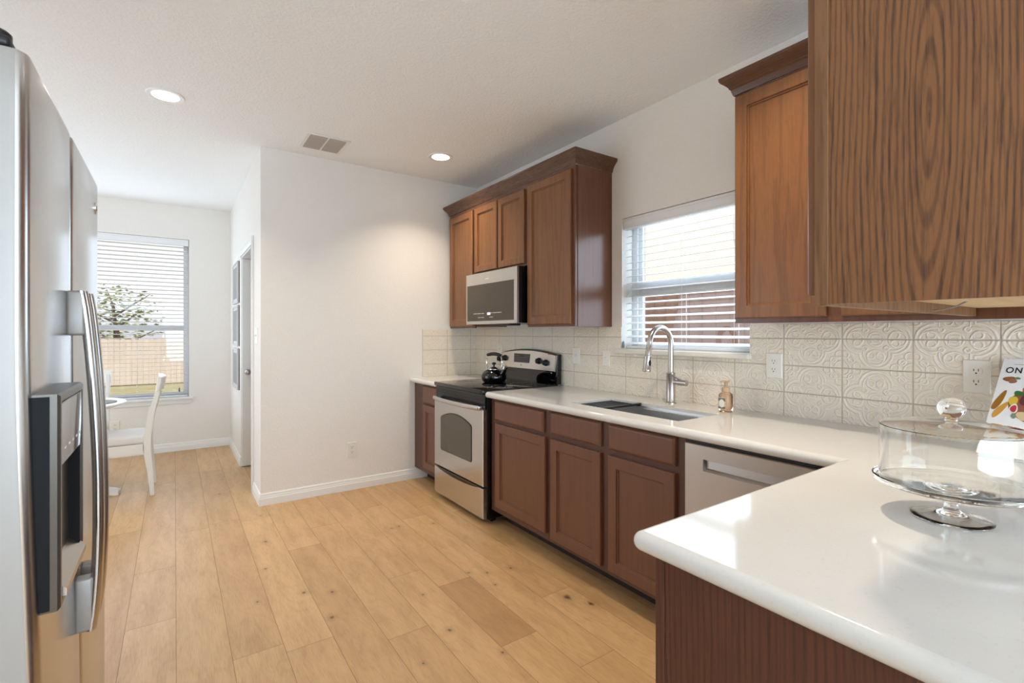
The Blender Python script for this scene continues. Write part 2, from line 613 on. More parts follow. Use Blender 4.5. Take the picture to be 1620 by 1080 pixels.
for i in range(3): box(bm, XL - 0.07, XL - 0.02, 3.5 + i * 1.1225, 3.5 + i * 1.1225 + 0.055, 0.4, 2.3, 0.004)
for z in (0.4, 2.245): box(bm, XL - 0.07, XL - 0.02, 3.555, 5.745, z, z + 0.055, 0.004)
w4 = struct('window_4', bm, M_VINYL)
part('pane', M_PANE, w4, (XL - 0.047, XL - 0.043, 3.52, 5.78, 0.42, 2.28))

# baseboards: stepped profile
BBP = [(0, 0), (-0.014, 0), (-0.014, 0.052), (-0.011, 0.058), (-0.011, 0.066), (-0.008, 0.072), (-0.008, 0.082), (-0.004, 0.09), (0, 0.092)]


def baseboard(name, pts):
    bm = B(); sweep(bm, [(-s, u) for s, u in BBP], pts); struct(name, bm, M_TRIM, None, 20)


baseboard('baseboard_pantry', [(XS, 4.525, 0), (XS, YP, 0), (1.915, YP, 0)][::1])
baseboard('baseboard_side', [(XS, YB, 0), (XS, 5.475, 0)])
baseboard('baseboard_back', [(XL, YB, 0), (XS, YB, 0)])

# open doorway casing and the door beyond
bm = B()
box(bm, XS - 0.014, XS, 4.535, 4.60, 0, 2.06, 0.003)
box(bm, XS - 0.014, XS, 4.535, 5.475, 2.06, 2.125, 0.003)
box(bm, XS - 0.019, XS - 0.012, 4.535, 4.55, 0, 2.125, 0.002)
box(bm, XS - 0.001, XS + 0.115, 4.60, 4.612, 0, 2.06); box(bm, XS - 0.001, XS + 0.115, 4.60, 5.44, 2.048, 2.06)
struct('trim_1', bm, M_TRIM)
bm = B(); box(bm, 0.546, 1.34, 5.44, 5.474, 0.012, 2.045, 0.002)
d1 = struct('door_1', bm, M_TRIM)
bm = B(); lathe(bm, [(0.028, 0), (0.028, 0.006), (0.011, 0.01), (0.011, 0.03), (0.022, 0.036), (0.027, 0.05), (0.022, 0.064), (0.008, 0.068)], (0.592, 0, 0.934), 24, 'y')
for v in bm.verts: v.co.y = 5.44 - v.co.y
link('door_knob', bm, M_NICKEL, d1)

# sink window: vinyl frame, panes, sill
w1 = B()
box(w1, XR + 0.10, XR + 0.14, WY0, WY0 + 0.045, WZ0, WZ1, 0.003); box(w1, XR + 0.10, XR + 0.14, WY1 - 0.045, WY1, WZ0, WZ1, 0.003)
box(w1, XR + 0.10, XR + 0.14, WY0 + 0.045, WY1 - 0.045, WZ0, WZ0 + 0.045, 0.003); box(w1, XR + 0.10, XR + 0.14, WY0 + 0.045, WY1 - 0.045, WZ1 - 0.045, WZ1, 0.003)
box(w1, XR + 0.095, XR + 0.125, WY0 + 0.045, WY1 - 0.045, 1.612, 1.65, 0.003)
box(w1, XR + 0.08, XR + 0.105, WY0 + 0.045, WY1 - 0.045, 1.555, 1.606, 0.003)
box(w1, XR + 0.112, XR + 0.135, WY1 - 0.085, WY1 - 0.045, WZ0 + 0.045, WZ1 - 0.045, 0.003)
win = struct('window_1', w1, M_VINYL)
part('pane', M_PANE, win, (XR + 0.118, XR + 0.122, WY0 + 0.03, WY1 - 0.03, WZ0 + 0.03, WZ1 - 0.03))
bm = B(); box(bm, XR - 0.048, XR + 0.10, 1.36, 2.285, 1.181, 1.2115, 0.008, 3)
struct('trim_2', bm, mat('cream_sill', (232, 226, 214), 0.35))

# nook window
w2 = B()
for a, b, c, d in ((NX0, NX0 + 0.05, NZ0, NZ1), (NX1 - 0.05, NX1, NZ0, NZ1), (NX0 + 0.05, NX1 - 0.05, NZ0, NZ0 + 0.05), (NX0 + 0.05, NX1 - 0.05, NZ1 - 0.05, NZ1), (NX0 + 0.05, NX1 - 0.05, 1.35, 1.405)):
    box(w2, a, b, YB + 0.09, YB + 0.135, c, d, 0.003)
win2 = struct('window_2', w2, M_VINYL)
part('pane', M_PANE, win2, (NX0 + 0.04, NX1 - 0.04, YB + 0.113, YB + 0.117, NZ0 + 0.04, NZ1 - 0.04))
bm = B(); box(bm, NX0 - 0.05, NX1 + 0.04, YB - 0.04, YB + 0.09, 0.575, 0.602, 0.006); box(bm, NX0 - 0.03, NX1 + 0.022, YB - 0.014, YB, 0.525, 0.575, 0.004)
struct('trim_3', bm, M_TRIM)

# ---------------------------------------------------------------- window blinds


def blind(label, horiz, x0, x1, z0, z1, depthpos, pitch, tilt, tassel_at):
    """horiz 'y': window in the right wall (face -X); 'x': window in the back wall (face -Y)"""
    def P(s, d, z):           # d = distance into the wall
        return (XR + depthpos + d, s, z) if horiz == 'y' else (s, YB + depthpos + d, z)
    c = P((x0 + x1) / 2, 0.03, z0)
    t = thing('window_blind', label, 'blind', c)

    def bx(bm, s0, s1, d0, d1, za, zb, bv=0):
        p = P(s0, d0, za); q = P(s1, d1, zb)
        box(bm, min(p[0], q[0]), max(p[0], q[0]), min(p[1], q[1]), max(p[1], q[1]), za, zb, bv)
    bm = B(); bx(bm, x0, x1, -0.012, 0.006, z1 - 0.075, z1 - 0.002, 0.003); bx(bm, x0, x1, -0.016, -0.008, z1 - 0.02, z1 - 0.006, 0.002)
    bx(bm, x0, x1, -0.016, -0.008, z1 - 0.072, z1 - 0.06, 0.002); link('valance', bm, M_BLIND, t)
    bm = B(); bx(bm, x0 + 0.005, x1 - 0.005, 0.01, 0.06, z1 - 0.05, z1 - 0.004, 0.002); link('headrail', bm, M_BLIND, t)
    bm = B()
    z = z0 + 0.035
    W = 0.05
    while z < z1 - 0.06:
        rs = []
        for s in (x0 + 0.006, x1 - 0.006):
            ring = []
            for w, hh in ((-0.5, -0.0016), (0, -0.0006), (0.5, -0.0016), (0.5, 0.0014), (0, 0.0026), (-0.5, 0.0014)):
                d = w * W
                ring.append(P(s, 0.034 + d * math.cos(tilt) - hh * math.sin(tilt), z + d * math.sin(tilt) + hh))
            rs.append(ring)
        rings(bm, rs)
        z += pitch
    link('slats', bm, M_BLIND, t)
    bm = B(); bx(bm, x0 + 0.005, x1 - 0.005, 0.012, 0.056, z0 + 0.002, z0 + 0.018, 0.004); link('bottom_rail', bm, M_BLIND, t)
    n = 3 if horiz == 'y' else 4
    for i in range(n):
        s = x0 + (x1 - x0) * (0.12 + 0.76 * i / (n - 1))
        bm = B()
        for d in (0.012, 0.058): tube(bm, [P(s, d, z0 + 0.01), P(s, d, z1 - 0.04)], 0.0009, 5)
        link('ladder_cord', bm, M_BLIND, t)
    bm = B(); s, zz = tassel_at
    tube(bm, [P(s, -0.02, z1 - 0.07), P(s, -0.022, zz + 0.04)], 0.001, 5)
    pc = link('pull_cord', bm, M_BLIND, t)
    bm = B(); p = P(s, -0.022, zz); lathe(bm, [(0.003, 0.045), (0.007, 0.035), (0.009, 0.012), (0.006, 0.0)], p, 12)
    link('tassel', bm, mat('smoky_tassel' + horiz, (120, 122, 140), 0.15), pc)
    return t


blind('white slatted blind in the window above the kitchen sink', 'y', WY0 + 0.004, WY1 - 0.004, WZ0 + 0.002, WZ1, 0.022, 0.0445, math.radians(14), (WY1 - 0.012, WZ0 + 0.006))
blind('white slatted blind in the far breakfast nook window', 'x', NX0 + 0.004, NX1 - 0.004, NZ0 + 0.002, NZ1, 0.018, 0.0445, math.radians(-6), (NX1 - 0.09, 0.66))

# ---------------------------------------------------------------- ceiling fixtures


def downlight(x, y, label, power):
    t = thing('recessed_light', label, 'ceiling light', (x, y, ZC), 'recessed ceiling lights')
    bm = B(); lathe(bm, [(0.070, -0.001), (0.070, -0.004), (0.094, -0.006), (0.098, -0.001), (0.098, 0.0)], (x, y, ZC), 40, cap=False); link('trim_ring', bm, M_TRIM, t)
    bm = B(); lathe(bm, [(0.069, -0.0015), (0.069, -0.0035), (0.03, -0.0045)], (x, y, ZC), 40); link('lens', bm, M_LAMP, t)
    l = bpy.data.lights.new('downlight_glow', 'AREA'); l.shape = 'DISK'; l.size = 0.13; l.energy = power; l.color = (1.0, 0.86, 0.67); l.spread = math.radians(110)
    o = bpy.data.objects.new('downlight_glow', l); o.location = (x, y, ZC - 0.012); COL.objects.link(o)


downlight(-0.044, 3.585, 'lit round recessed ceiling light above the fridge side', 6)
downlight(1.768, 3.566, 'lit round recessed ceiling light near the stove cabinets', 6.5)
downlight(1.62, 0.95, 'recessed ceiling light over the sink run', 8)

t = thing('ceiling_vent', 'white ceiling air vent with two banks of grey louvres', 'vent', (0.927, 3.81, ZC))
VX0, VX1, VY0, VY1 = 0.775, 1.08, 3.655, 3.965
bm = B(); box(bm, VX0, VX1, VY0, VY0 + 0.025, ZC - 0.006, ZC - 0.0005, 0.002); box(bm, VX0, VX1, VY1 - 0.025, VY1, ZC - 0.006, ZC - 0.0005, 0.002)
box(bm, VX0, VX0 + 0.025, VY0 + 0.025, VY1 - 0.025, ZC - 0.006, ZC - 0.0005); box(bm, VX1 - 0.025, VX1, VY0 + 0.025, VY1 - 0.025, ZC - 0.006, ZC - 0.0005)
box(bm, 0.921, 0.933, VY0 + 0.025, VY1 - 0.025, ZC - 0.006, ZC - 0.0005); link('frame', bm, M_TRIM, t)
part('backing', M_DARKSLOT, t, (VX0 + 0.02, VX1 - 0.02, VY0 + 0.02, VY1 - 0.02, ZC - 0.002, ZC - 0.0005))
for xa, xb in ((VX0 + 0.026, 0.920), (0.934, VX1 - 0.026)):
    bm = B()
    for i in range(10):
        yy = VY0 + 0.036 + i * 0.0265
        rings(bm, [[(xa, yy, ZC - 0.0022), (xb, yy, ZC - 0.0022), (xb, yy + 0.001, ZC - 0.0022), (xa, yy + 0.001, ZC - 0.0022)], [(xa, yy + 0.010, ZC - 0.011), (xb, yy + 0.010, ZC - 0.011), (xb, yy + 0.0115, ZC - 0.011), (xa, yy + 0.0115, ZC - 0.011)]])
    link('louvre_bank', bm, M_SLOT, t)

# ---------------------------------------------------------------- backsplash
bm = B()
TX = XR - 0.007
for a, b, c, d in ((0.02, WY0 - 0.001, 0.9155, 1.358), (WY1 + 0.001, YP - 0.0004, 0.9155, 1.358), (WY0 - 0.001, WY1 + 0.001, 0.9155, 1.1805)):
    box(bm, TX, XR - 0.0004, a, b, c, d)
tag(link('tile_backsplash', bm, M_TILE_Y, None, 0), 'cream embossed tile backsplash along the sink wall', 'backsplash')
bm = B(); box(bm, 1.869, TX - 0.0004, YP - 0.007, YP - 0.0004, 0.9155, 1.352)
tag(link('tile_backsplash', bm, M_TILE_X, None, 0), 'short cream embossed tile backsplash left of the stove corner', 'backsplash')


def outlet(label, mf, s, z, w=0.078, h=0.124, cat='outlet', style='duplex'):
    c = mf(s, z, 0)
    t = thing('wall_outlet' if style == 'duplex' else 'light_switch', label, cat, c)
    bm = B(); ring_panel(bm, mf, s - w / 2, s + w / 2, z - h / 2, z + h / 2, [(0, 0), (0, 0.003), (0.003, 0.006)]); link('cover_plate', bm, M_WHITE, t)
    if style == 'duplex':
        for dz in (-0.0205, 0.0205):
            bm = B(); pol = []
            for i in range(24):
                a = 2 * PI * i / 24
                pol.append((s + 0.0175 * math.cos(a), z + dz + max(-0.0135, min(0.0135, 0.0175 * math.sin(a)))))
            prism(bm, pol, mf, 0.005, 0.0085); r = link('receptacle', bm, M_WHITE, t)
            bm = B()
            for q in (-0.0065, 0.0065): prism(bm, [(s + q - 0.0011, z + dz - 0.001), (s + q + 0.0011, z + dz - 0.001), (s + q + 0.0011, z + dz + 0.008), (s + q - 0.0011, z + dz + 0.008)], mf, 0.008, 0.0089)
            prism(bm, [(s + 0.0028 * math.cos(a * PI / 5), z + dz - 0.008 + 0.0028 * math.sin(a * PI / 5)) for a in range(10)], mf, 0.008, 0.0089)
            link('slots', bm, M_DARKSLOT, r)
        bm = B(); prism(bm, [(s + 0.002 * math.cos(a * PI / 5), z + 0.002 * math.sin(a * PI / 5)) for a in range(10)], mf, 0.005, 0.0066); link('screw', bm, M_VINYL, t)
    else:
        n = 2 if style == 'double' else 1
        for i in range(n):
            so = s + (i - (n - 1) / 2) * 0.046
            bm = B(); prism(bm, [(so - 0.005, z - 0.012), (so + 0.005, z - 0.012), (so + 0.005, z + 0.012), (so - 0.005, z + 0.012)], mf, 0.005, 0.0075)
            prism(bm, [(so - 0.004, z - 0.001), (so + 0.004, z - 0.001), (so + 0.0035, z + 0.009), (so - 0.0035, z + 0.009)], mf, 0.006, 0.016); link('toggle', bm, M_VINYL, t)
            for dz in (-0.03, 0.03):
                bm = B(); prism(bm, [(so + 0.0022 * math.cos(a * PI / 5), z + dz + 0.0022 * math.sin(a * PI / 5)) for a in range(10)], mf, 0.005, 0.0066); link('screw', bm, M_SLOT, t)
    return t


outlet('white wall outlet on the tile behind the glass cake stand', fx(TX), 0.504, 1.155)
outlet('white wall outlet on the tile just right of the sink window', fx(TX), 1.2445, 1.155)
outlet('white light switch on the tile between stove and sink, nearer the stove', fx(TX), 2.691, 1.150, 0.074, 0.122, 'switch', 'single')
outlet('white light switch on the tile directly left of the sink window sill', fx(TX), 2.387, 1.145, 0.066, 0.112, 'switch', 'single')
outlet('white wall outlet on the tile half hidden behind the stove control panel', fx(TX), 3.72, 1.15)
outlet('white wall outlet low on the white pantry wall above the baseboard', fy(YP), 1.228, 0.337, 0.078, 0.124)
outlet('white light switch on the pantry side wall beside the doorway', fx(XS), 4.36, 1.295, 0.14, 0.13, 'switch', 'double')
outlet('white wall outlet under the nook window behind the dining chair', fy(YB), -0.516, 0.327)

# ---------------------------------------------------------------- kitchen cabinets
UF = 2.12                                            # upper face frame plane
CAB_Z0, CAB_Z1 = 1.36, 2.405
GU = 'wall cabinets around the stove'


def upper(label, y0, y1, z0, doors, end=None, st=0.055, group=GU):
    t = thing('wall_cabinet', label, 'cabinet', ((UF + XR) / 2, (y0 + y1) / 2, z0), group)
    part('body', M_UP, t, (UF + 0.019, XR - 0.0005, y0 + 0.001, y1, z0 + 0.012, CAB_Z1 - 0.001))
    part('face_frame', M_UPE, t, (UF, UF + 0.019, y0, y1, z0, CAB_Z1 - 0.001), bv=0.001)
    for a, b, c, d in doors:
        bm = B(); shaker(bm, fx(UF), a, b, c, d, 0.02, st); link('door', bm, M_UP, t, 10)
    if end is not None:
        part('end_panel', M_UPE, t, (UF + 0.019, XR - 0.0005, y0 - 0.004, y0 + 0.001, z0, CAB_Z1 - 0.001), bv=0.0008)
    return t


upper('tall brown wall cabinet with one wide door, right of the microwave', 2.345, 2.858, CAB_Z0, [(2.372, 2.842, 1.375, 2.382)], end=1)
upper('short brown two-door wall cabinet above the microwave', 2.859, 3.618, 1.812, [(2.884, 3.232, 1.828, 2.372), (3.25, 3.60, 1.828, 2.372)], st=0.05)
upper('narrow brown wall cabinet left of the microwave by the pantry wall', 3.619, 4.072, CAB_Z0, [(3.632, 4.052, 1.375, 2.372)])

# crown moulding profile (side = outward, up)
CRP = [(0.0, 0.0), (0.006, 0.0), (0.010, 0.010), (0.014, 0.026), (0.020, 0.032), (0.020, 0.036), (0.030, 0.048), (0.046, 0.062), (0.052, 0.072), (0.052, 0.084), (0.0, 0.084)]
bm = B()
# travel so that 'outward' is on the right-hand side
sweep(bm, CRP, [(XR - 0.001, 4.072, CAB_Z1), (UF, 4.072, CAB_Z1), (UF, 2.341, CAB_Z1), (XR - 0.001, 2.341, CAB_Z1)])
tag(link('crown_moulding', bm, M_CROWN, None, 30), 'dark brown crown moulding on top of the stove wall cabinets', 'moulding')

t = thing('wall_cabinet', 'brown wall cabinet right of the sink window under a crown', 'cabinet', (2.28, 0.69, CAB_Z0))
part('body', M_UP, t, (UF + 0.019, XR - 0.0005, 0.13, 1.257, CAB_Z0 + 0.012, CAB_Z1))
part('face_frame', M_UPE, t, (UF, UF + 0.019, 0.13, 1.258, CAB_Z0, CAB_Z1), bv=0.001)
for a, b in ((0.872, 1.25), (0.452, 0.822)):
    bm = B(); shaker(bm, fx(UF), a, b, 1.382, 2.39, 0.02, 0.055); link('door', bm, M_UP, t, 10)
bm = B(); sweep(bm, CRP, [(XR - 0.001, 1.258, CAB_Z1), (UF, 1.258, CAB_Z1), (UF, 0.4605, CAB_Z1)])
tag(link('crown_moulding', bm, M_CROWN, None, 30), 'dark brown crown moulding on the cabinet right of the sink window', 'moulding')

# cabinet hung over the peninsula, its plain oak end towards the room
PE = 1.06
t = thing('hanging_cabinet', 'oak end-panelled cabinet hanging above the peninsula counter', 'cabinet', (1.6, 0.29, 1.37))
part('end_panel', M_OAK, t, (PE, PE + 0.012, 0.13, 0.4345, 1.372, 2.46))
part('body', M_UP, t, (PE + 0.012, UF + 0.018, 0.131, 0.434, 1.402, 2.455))
part('front_frame', M_OAKEDGE, t, (PE - 0.004, UF - 0.021, 0.4345, 0.459, 1.37, 2.46), bv=0.001)
part('bottom_panel', M_PLY, t, (PE + 0.012, UF - 0.002, 0.13, 0.434, 1.396, 1.402))
part('rear_rail', M_PLY, t, (PE + 0.012, UF - 0.002, 0.13, 0.15, 1.372, 1.396))
for a, b in ((1.07, 1.56), (1.60, 2.07)):
    bm = B(); shaker(bm, fyp(0.459), a, b, 1.392, 2.41); link('door', bm, M_UP, t)
bm = B()
tube(bm, [(1.66, 0.36, 1.397), (1.665, 0.38, 1.386), (1.672, 0.41, 1.378), (1.68, 0.432, 1.376)], 0.0022, 8)
link('wire', bm, mat('grey_wire', (150, 150, 160), 0.4), t)

# base cabinets
BF = 1.795
GB = 'base cabinets along the sink wall'


def base(label, y0, y1, fronts, group=GB):
    t = thing('base_cabinet', label, 'cabinet', (2.1, (y0 + y1) / 2, 0), group)
    part('body', M_BASE, t, (BF + 0.019, XR - 0.0005, y0 + 0.0005, y1 - 0.0005, 0.105, 0.874) if 'sink' not in label else (BF + 0.019, XR - 0.0005, y0 + 0.0005, y1 - 0.0005, 0.105, 0.62))
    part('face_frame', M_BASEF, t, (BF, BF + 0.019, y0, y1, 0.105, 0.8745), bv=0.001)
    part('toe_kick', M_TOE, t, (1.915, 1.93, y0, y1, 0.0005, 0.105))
    for k, a, b, c, d in fronts:
        bm = B()
        if k == 'door': shaker(bm, fx(BF), a, b, c, d, 0.02, 0.055)
        else: slab(bm, fx(BF), a, b, c, d, 0.02)
        link(k, bm, M_BASE, t, 10)
    return t


base('brown base cabinet with one drawer and door, right of the stove', 2.212, 2.838, [('drawer', 2.246, 2.775, 0.730, 0.857), ('door', 2.228, 2.768, 0.147, 0.710)])
base('brown two-door sink cabinet under the sink, left of the dishwasher', 1.287, 2.211, [('false_drawer_front', 1.78, 2.18, 0.738, 0.863), ('false_drawer_front', 1.331, 1.727, 0.738, 0.863), ('door', 1.78, 2.18, 0.13, 0.708), ('door', 1.331, 1.727, 0.13, 0.708)])
base('narrow brown base cabinet between stove and pantry wall', 3.612, 4.144, [('drawer', 3.632, 3.93, 0.712, 0.862), ('door', 3.632, 3.93, 0.15, 0.698)])

# peninsula base
t = thing('peninsula_cabinet', 'dark oak peninsula cabinet under the near counter', 'cabinet', (1.3, 0.3, 0))
part('body', M_BASE, t, (0.80, XR - 0.0005, 0.0, 0.613, 0.105, 0.874), (0.80, XR - 0.0005, 0.0, 0.55, 0.0005, 0.105))
part('end_panel', M_OAKD, t, (0.788, 0.80, 0.0, 0.6135, 0.0005, 0.874))
part('front_frame', M_OAKD, t, (0.786, 1.79, 0.614, 0.634, 0.0005, 0.874), bv=0.001)

# dishwasher
t = thing('dishwasher', 'stainless steel dishwasher between sink cabinet and peninsula', 'dishwasher', (2.1, 0.96, 0))
part('tub', M_BLACKPL, t, (1.80, 2.42, 0.672, 1.281, 0.02, 0.868))
mf = fx(1.80)
bm = B()
ys, ye, za, zb = 0.676, 1.279, 0.11, 0.858
pa, pb, pc, pd = 0.76, 1.19, 0.752, 0.801
d = 0.028
rs = [[mf(ys, za, 0), mf(ye, za, 0), mf(ye, zb, 0), mf(ys, zb, 0)], [mf(ys, za, d - 0.004), mf(ye, za, d - 0.004), mf(ye, zb, d - 0.004), mf(ys, zb, d - 0.004)],
      [mf(ys + .004, za + .004, d), mf(ye - .004, za + .004, d), mf(ye - .004, zb - .004, d), mf(ys + .004, zb - .004, d)],
      [mf(pa, pc, d), mf(pb, pc, d), mf(pb, pd, d), mf(pa, pd, d)], [mf(pa + .002, pc + .002, d - .002), mf(pb - .002, pc + .002, d - .002), mf(pb - .002, pd - .001, d - .002), mf(pa + .002, pd - .001, d - .002)],
      [mf(pa + .006, pc + .012, d - .016), mf(pb - .006, pc + .012, d - .016), mf(pb - .006, pd - .001, d - .018), mf(pa + .006, pd - .001, d - .018)]]
rings(bm, rs)
dd = link('door', bm, M_STEELD, t, 12)
part('control_strip', M_BLACKPL, t, (1.785, 1.80, 0.676, 1.279, 0.859, 0.872))
part('toe_panel', M_BLACKPL, t, (1.86, 1.88, 0.676, 1.279, 0.0005, 0.10))

# ---------------------------------------------------------------- countertops
CZ0, CZ1 = 0.875, 0.915
SY0, SY1, SX0, SX1 = 1.392, 2.118, 1.884, 2.205


def nose(n=10, r=0.02):
    return [(r * math.sin(PI * i / n), 0.895 + r * math.cos(PI * i / n)) for i in range(n + 1)]


def slabs(bm, lst):
    for a, b, c, d in lst: box(bm, a, b, c, d, CZ0, CZ1)


bm = B()
CN = 1.743; r = 0.02
slabs(bm, [(CN + r, SX0, 0.66, 2.835), (SX1, TX, 0.66, 2.835), (SX0, SX1, 0.66, SY0), (SX0, SX1, SY1, 2.835), (0.782, TX, -0.10, 0.66)])
prof = [(s, u - 0.0) for s, u in nose()]
# rounded outer edges: along the sink run, the peninsula's inner side and its end
e1 = [[(CN + r - s, y, u) for s, u in prof] for y in (0.645, 2.835)]; rings(bm, e1)
e2 = [[(x, 0.66 + s, u) for s, u in prof] for x in (0.782, CN + r)]; rings(bm, e2)
e3 = [[(0.782 - s, y, u) for s, u in prof] for y in (-0.10, 0.66)]; rings(bm, e3)
e4 = []
for i in range(9):
    a = PI / 2 * i / 8
    e4.append([(0.782 - s * math.cos(a), 0.66 + s * math.sin(a), u) for s, u in prof])
rings(bm, e4)
tag(link('countertop', bm, M_QUARTZ, None, 40), 'long white quartz L-shaped countertop over sink run and peninsula', 'countertop')
bm = B(); box(bm, CN + r, TX, 3.611, YP - 0.0075, CZ0, CZ1); rings(bm, [[(CN + r - s, y, u) for s, u in prof] for y in (3.611, YP - 0.001)])
box(bm, CN + r, 1.868, YP - 0.0075, YP - 0.001, CZ0, CZ1)
tag(link('countertop', bm, M_QUARTZ, None, 40), 'small white quartz countertop between stove and pantry wall', 'countertop')

# sink, drying rack, faucet, soap
t = thing('kitchen_sink', 'stainless undermount sink set into the white countertop', 'sink', ((SX0 + SX1) / 2, (SY0 + SY1) / 2, 0.66))
bm = B()
x0, x1, y0, y1 = SX0 + 0.0005, SX1 - 0.0005, SY0 + 0.0005, SY1 - 0.0005


def rr(x0, x1, y0, y1, z, rad=0.02, n=4):
    o = []
    for cx, cy, a0 in ((x1 - rad, y1 - rad, 0), (x0 + rad, y1 - rad, PI / 2), (x0 + rad, y0 + rad, PI), (x1 - rad, y0 + rad, 1.5 * PI)):
        for i in range(n + 1):
            a = a0 + PI / 2 * i / n
            o.append((cx + rad * math.cos(a), cy + rad * math.sin(a), z))
    return o


rings(bm, [rr(x0, x1, y0, y1, 0.9), rr(x0 + .002, x1 - .002, y0 + .002, y1 - .002, 0.888), rr(x0 + .016, x1 - .016, y0 + .004, y1 - .004, 0.886), rr(x0 + .017, x1 - .017, y0 + .005, y1 - .005, 0.70), rr(x0 + .04, x1 - .04, y0 + .03, y1 - .03, 0.675, 0.02)], cap0=False)
link('bowl', bm, M_SINK, t)
bm = B(); lathe(bm, [(0.03, 0.001), (0.045, 0.004), (0.045, 0.0)], (2.05, 1.75, 0.675), 24); link('drain', bm, M_CHROME, t)
t = thing('drying_rack', 'dark roll-up drying rack over the left end of the sink', 'rack', (2.045, 2.0, 0.89))
M_ROD = mat('dark_rack_metal', (58, 56, 54), 0.35, 0.7)
for i in range(9):
    y = 2.105 - i * 0.03
    zz = 0.8985
    if i >= 7: y = 2.105 - 7 * 0.03 + (0.004 if i == 7 else -0.012); zz = 0.905 if i == 7 else 0.9095
    bm = B(); tube(bm, [(x0 + 0.001, y, zz), (x1 - 0.001, y, zz)], 0.006, 10); link('rod', bm, M_ROD, t)
for x in (x0 + 0.004, x1 - 0.004):
    bm = B(); tube(bm, [(x, 2.108, 0.899), (x, 1.88, 0.899)], 0.005, 8); link('side_strip', bm, M_BLACKPL, t)

t = thing('kitchen_faucet', 'brushed nickel gooseneck pull-down faucet behind the sink', 'faucet', (2.335, 1.775, CZ1))
fxx, fyy = 2.335, 1.775
bm = B(); lathe(bm, [(0.031, 0.0), (0.031, 0.006), (0.026, 0.009), (0.0245, 0.012), (0.0245, 0.165), (0.026, 0.168), (0.026, 0.172), (0.018, 0.178)], (fxx, fyy, CZ1), 32); link('body', bm, M_NICKEL, t)
pts = [(fxx, fyy, 1.08)]
zc = 1.255; R = 0.092
pts += [(fxx, fyy, 1.16), (fxx, fyy, 1.23)]
for i in range(17):
    a = PI * i / 16 * 1.04
    pts.append((fxx - R + R * math.cos(a), fyy, zc + R * math.sin(a)))
pts += [(fxx - 2 * R - 0.006, fyy, 1.235), (fxx - 2 * R - 0.013, fyy, 1.19)]
bm = B(); tube(bm, pts, 0.0155, 20); link('spout', bm, M_NICKEL, t)
bm = B()
hx = fxx - 2 * R - 0.014
for nm in (0,):
    lathe(bm, [(0.017, 0.088), (0.0195, 0.085), (0.0195, 0.077), (0.0185, 0.074), (0.021, 0.02), (0.0225, 0.016), (0.0225, 0.004), (0.019, 0.0)], (hx, fyy, 1.105), 28)
for v in bm.verts: v.co.x += (1.19 - v.co.z) * -0.12
sh = link('spray_head', bm, M_NICKEL, t)
bm = B(); rings(bm, [[(hx - 0.008 + 0.0005 * k + 0.008 * math.cos(2 * PI * i / 14), fyy - 0.0185 - k * 0.0035, 1.152 + 0.016 * math.sin(2 * PI * i / 14)) for i in range(14)] for k in (0, 1)]); link('button', bm, M_BLACKPL, sh)
bm = B(); lathe(bm, [(0.013, 0.0), (0.013, 0.03), (0.0165, 0.034), (0.0165, 0.088), (0.013, 0.092)], (0, 0, 0), 24, 'y')
for v in bm.verts: v.co = Vector((fxx + v.co.x, fyy - 0.015 - v.co.y, 1.038 + v.co.z))
hd = link('handle', bm, M_NICKEL, t)
bm = B(); tube(bm, [(fxx, fyy - 0.072, 1.052), (fxx - 0.005, fyy - 0.05, 1.06), (fxx - 0.01, fyy - 0.02, 1.075), (fxx - 0.012, fyy + 0.0, 1.078)], [0.004, 0.005, 0.005, 0.004], 10); link('lever', bm, M_NICKEL, hd)

sx, sy = 2.305, 1.418
t = thing('soap_dispenser', 'amber foaming hand soap bottle with tan pump on the counter', 'soap bottle', (sx, sy, CZ1))
bm = B()


def sq(r, z, p=3.2, n=28):
    o = []
    for i in range(n):
        a = 2 * PI * i / n; c, s = math.cos(a), math.sin(a)
        o.append((sx + r * math.copysign(abs(c) ** (2 / p), c), sy + r * math.copysign(abs(s) ** (2 / p), s), CZ1 + z))
    return o


rings(bm, [sq(.024, .0005), sq(.029, .004), sq(.030, .012), sq(.030, .083), sq(.028, .092), sq(.021, .099, 2.4), sq(.018, .102, 2)])
link('bottle', bm, M_SOAP, t)
M_TAN = mat('tan_pump', (196, 164, 132), 0.4)
bm = B(); lathe(bm, [(.0195, .1025), (.0195, .122), (.017, .126), (.0085, .128), (.0085, .150), (.012, .152)], (sx, sy, CZ1), 24); pm = link('pump_collar', bm, M_TAN, t)
bm = B(); lathe(bm, [(.010, .150), (.018, .153), (.019, .157), (.017, .161), (.004, .162)], (sx, sy, CZ1), 24); box(bm, sx - 0.045, sx, sy - 0.006, sy + 0.006, CZ1 + 0.152, CZ1 + 0.160, 0.003); link('pump_head', bm, M_TAN, t)
bm = B()
# label wraps the side that faces the room
lw = 0.022
box(bm, sx - 0.0312, sx - 0.0304, sy - 0.018, sy + 0.024, CZ1 + 0.017, CZ1 + 0.076)
lb = link('label', bm, mat('cream_label', (206, 184, 150), 0.5), t)
for za, zb in ((0.058, 0.072), (0.020, 0.029)):
    bm = B(); box(bm, sx - 0.0316, sx - 0.0312, sy - 0.016, sy + 0.022, CZ1 + za, CZ1 + zb); link('label_band', bm, M_GREYPL, lb)
bm = B(); prism(bm, [(sy + 0.003 + 0.0145 * math.cos(a * PI / 10), CZ1 + 0.046 + 0.021 * math.sin(a * PI / 10)) for a in range(20)], fx(sx - 0.0314), 0, 0.0006); link('label_oval', bm, M_WHITE, lb)

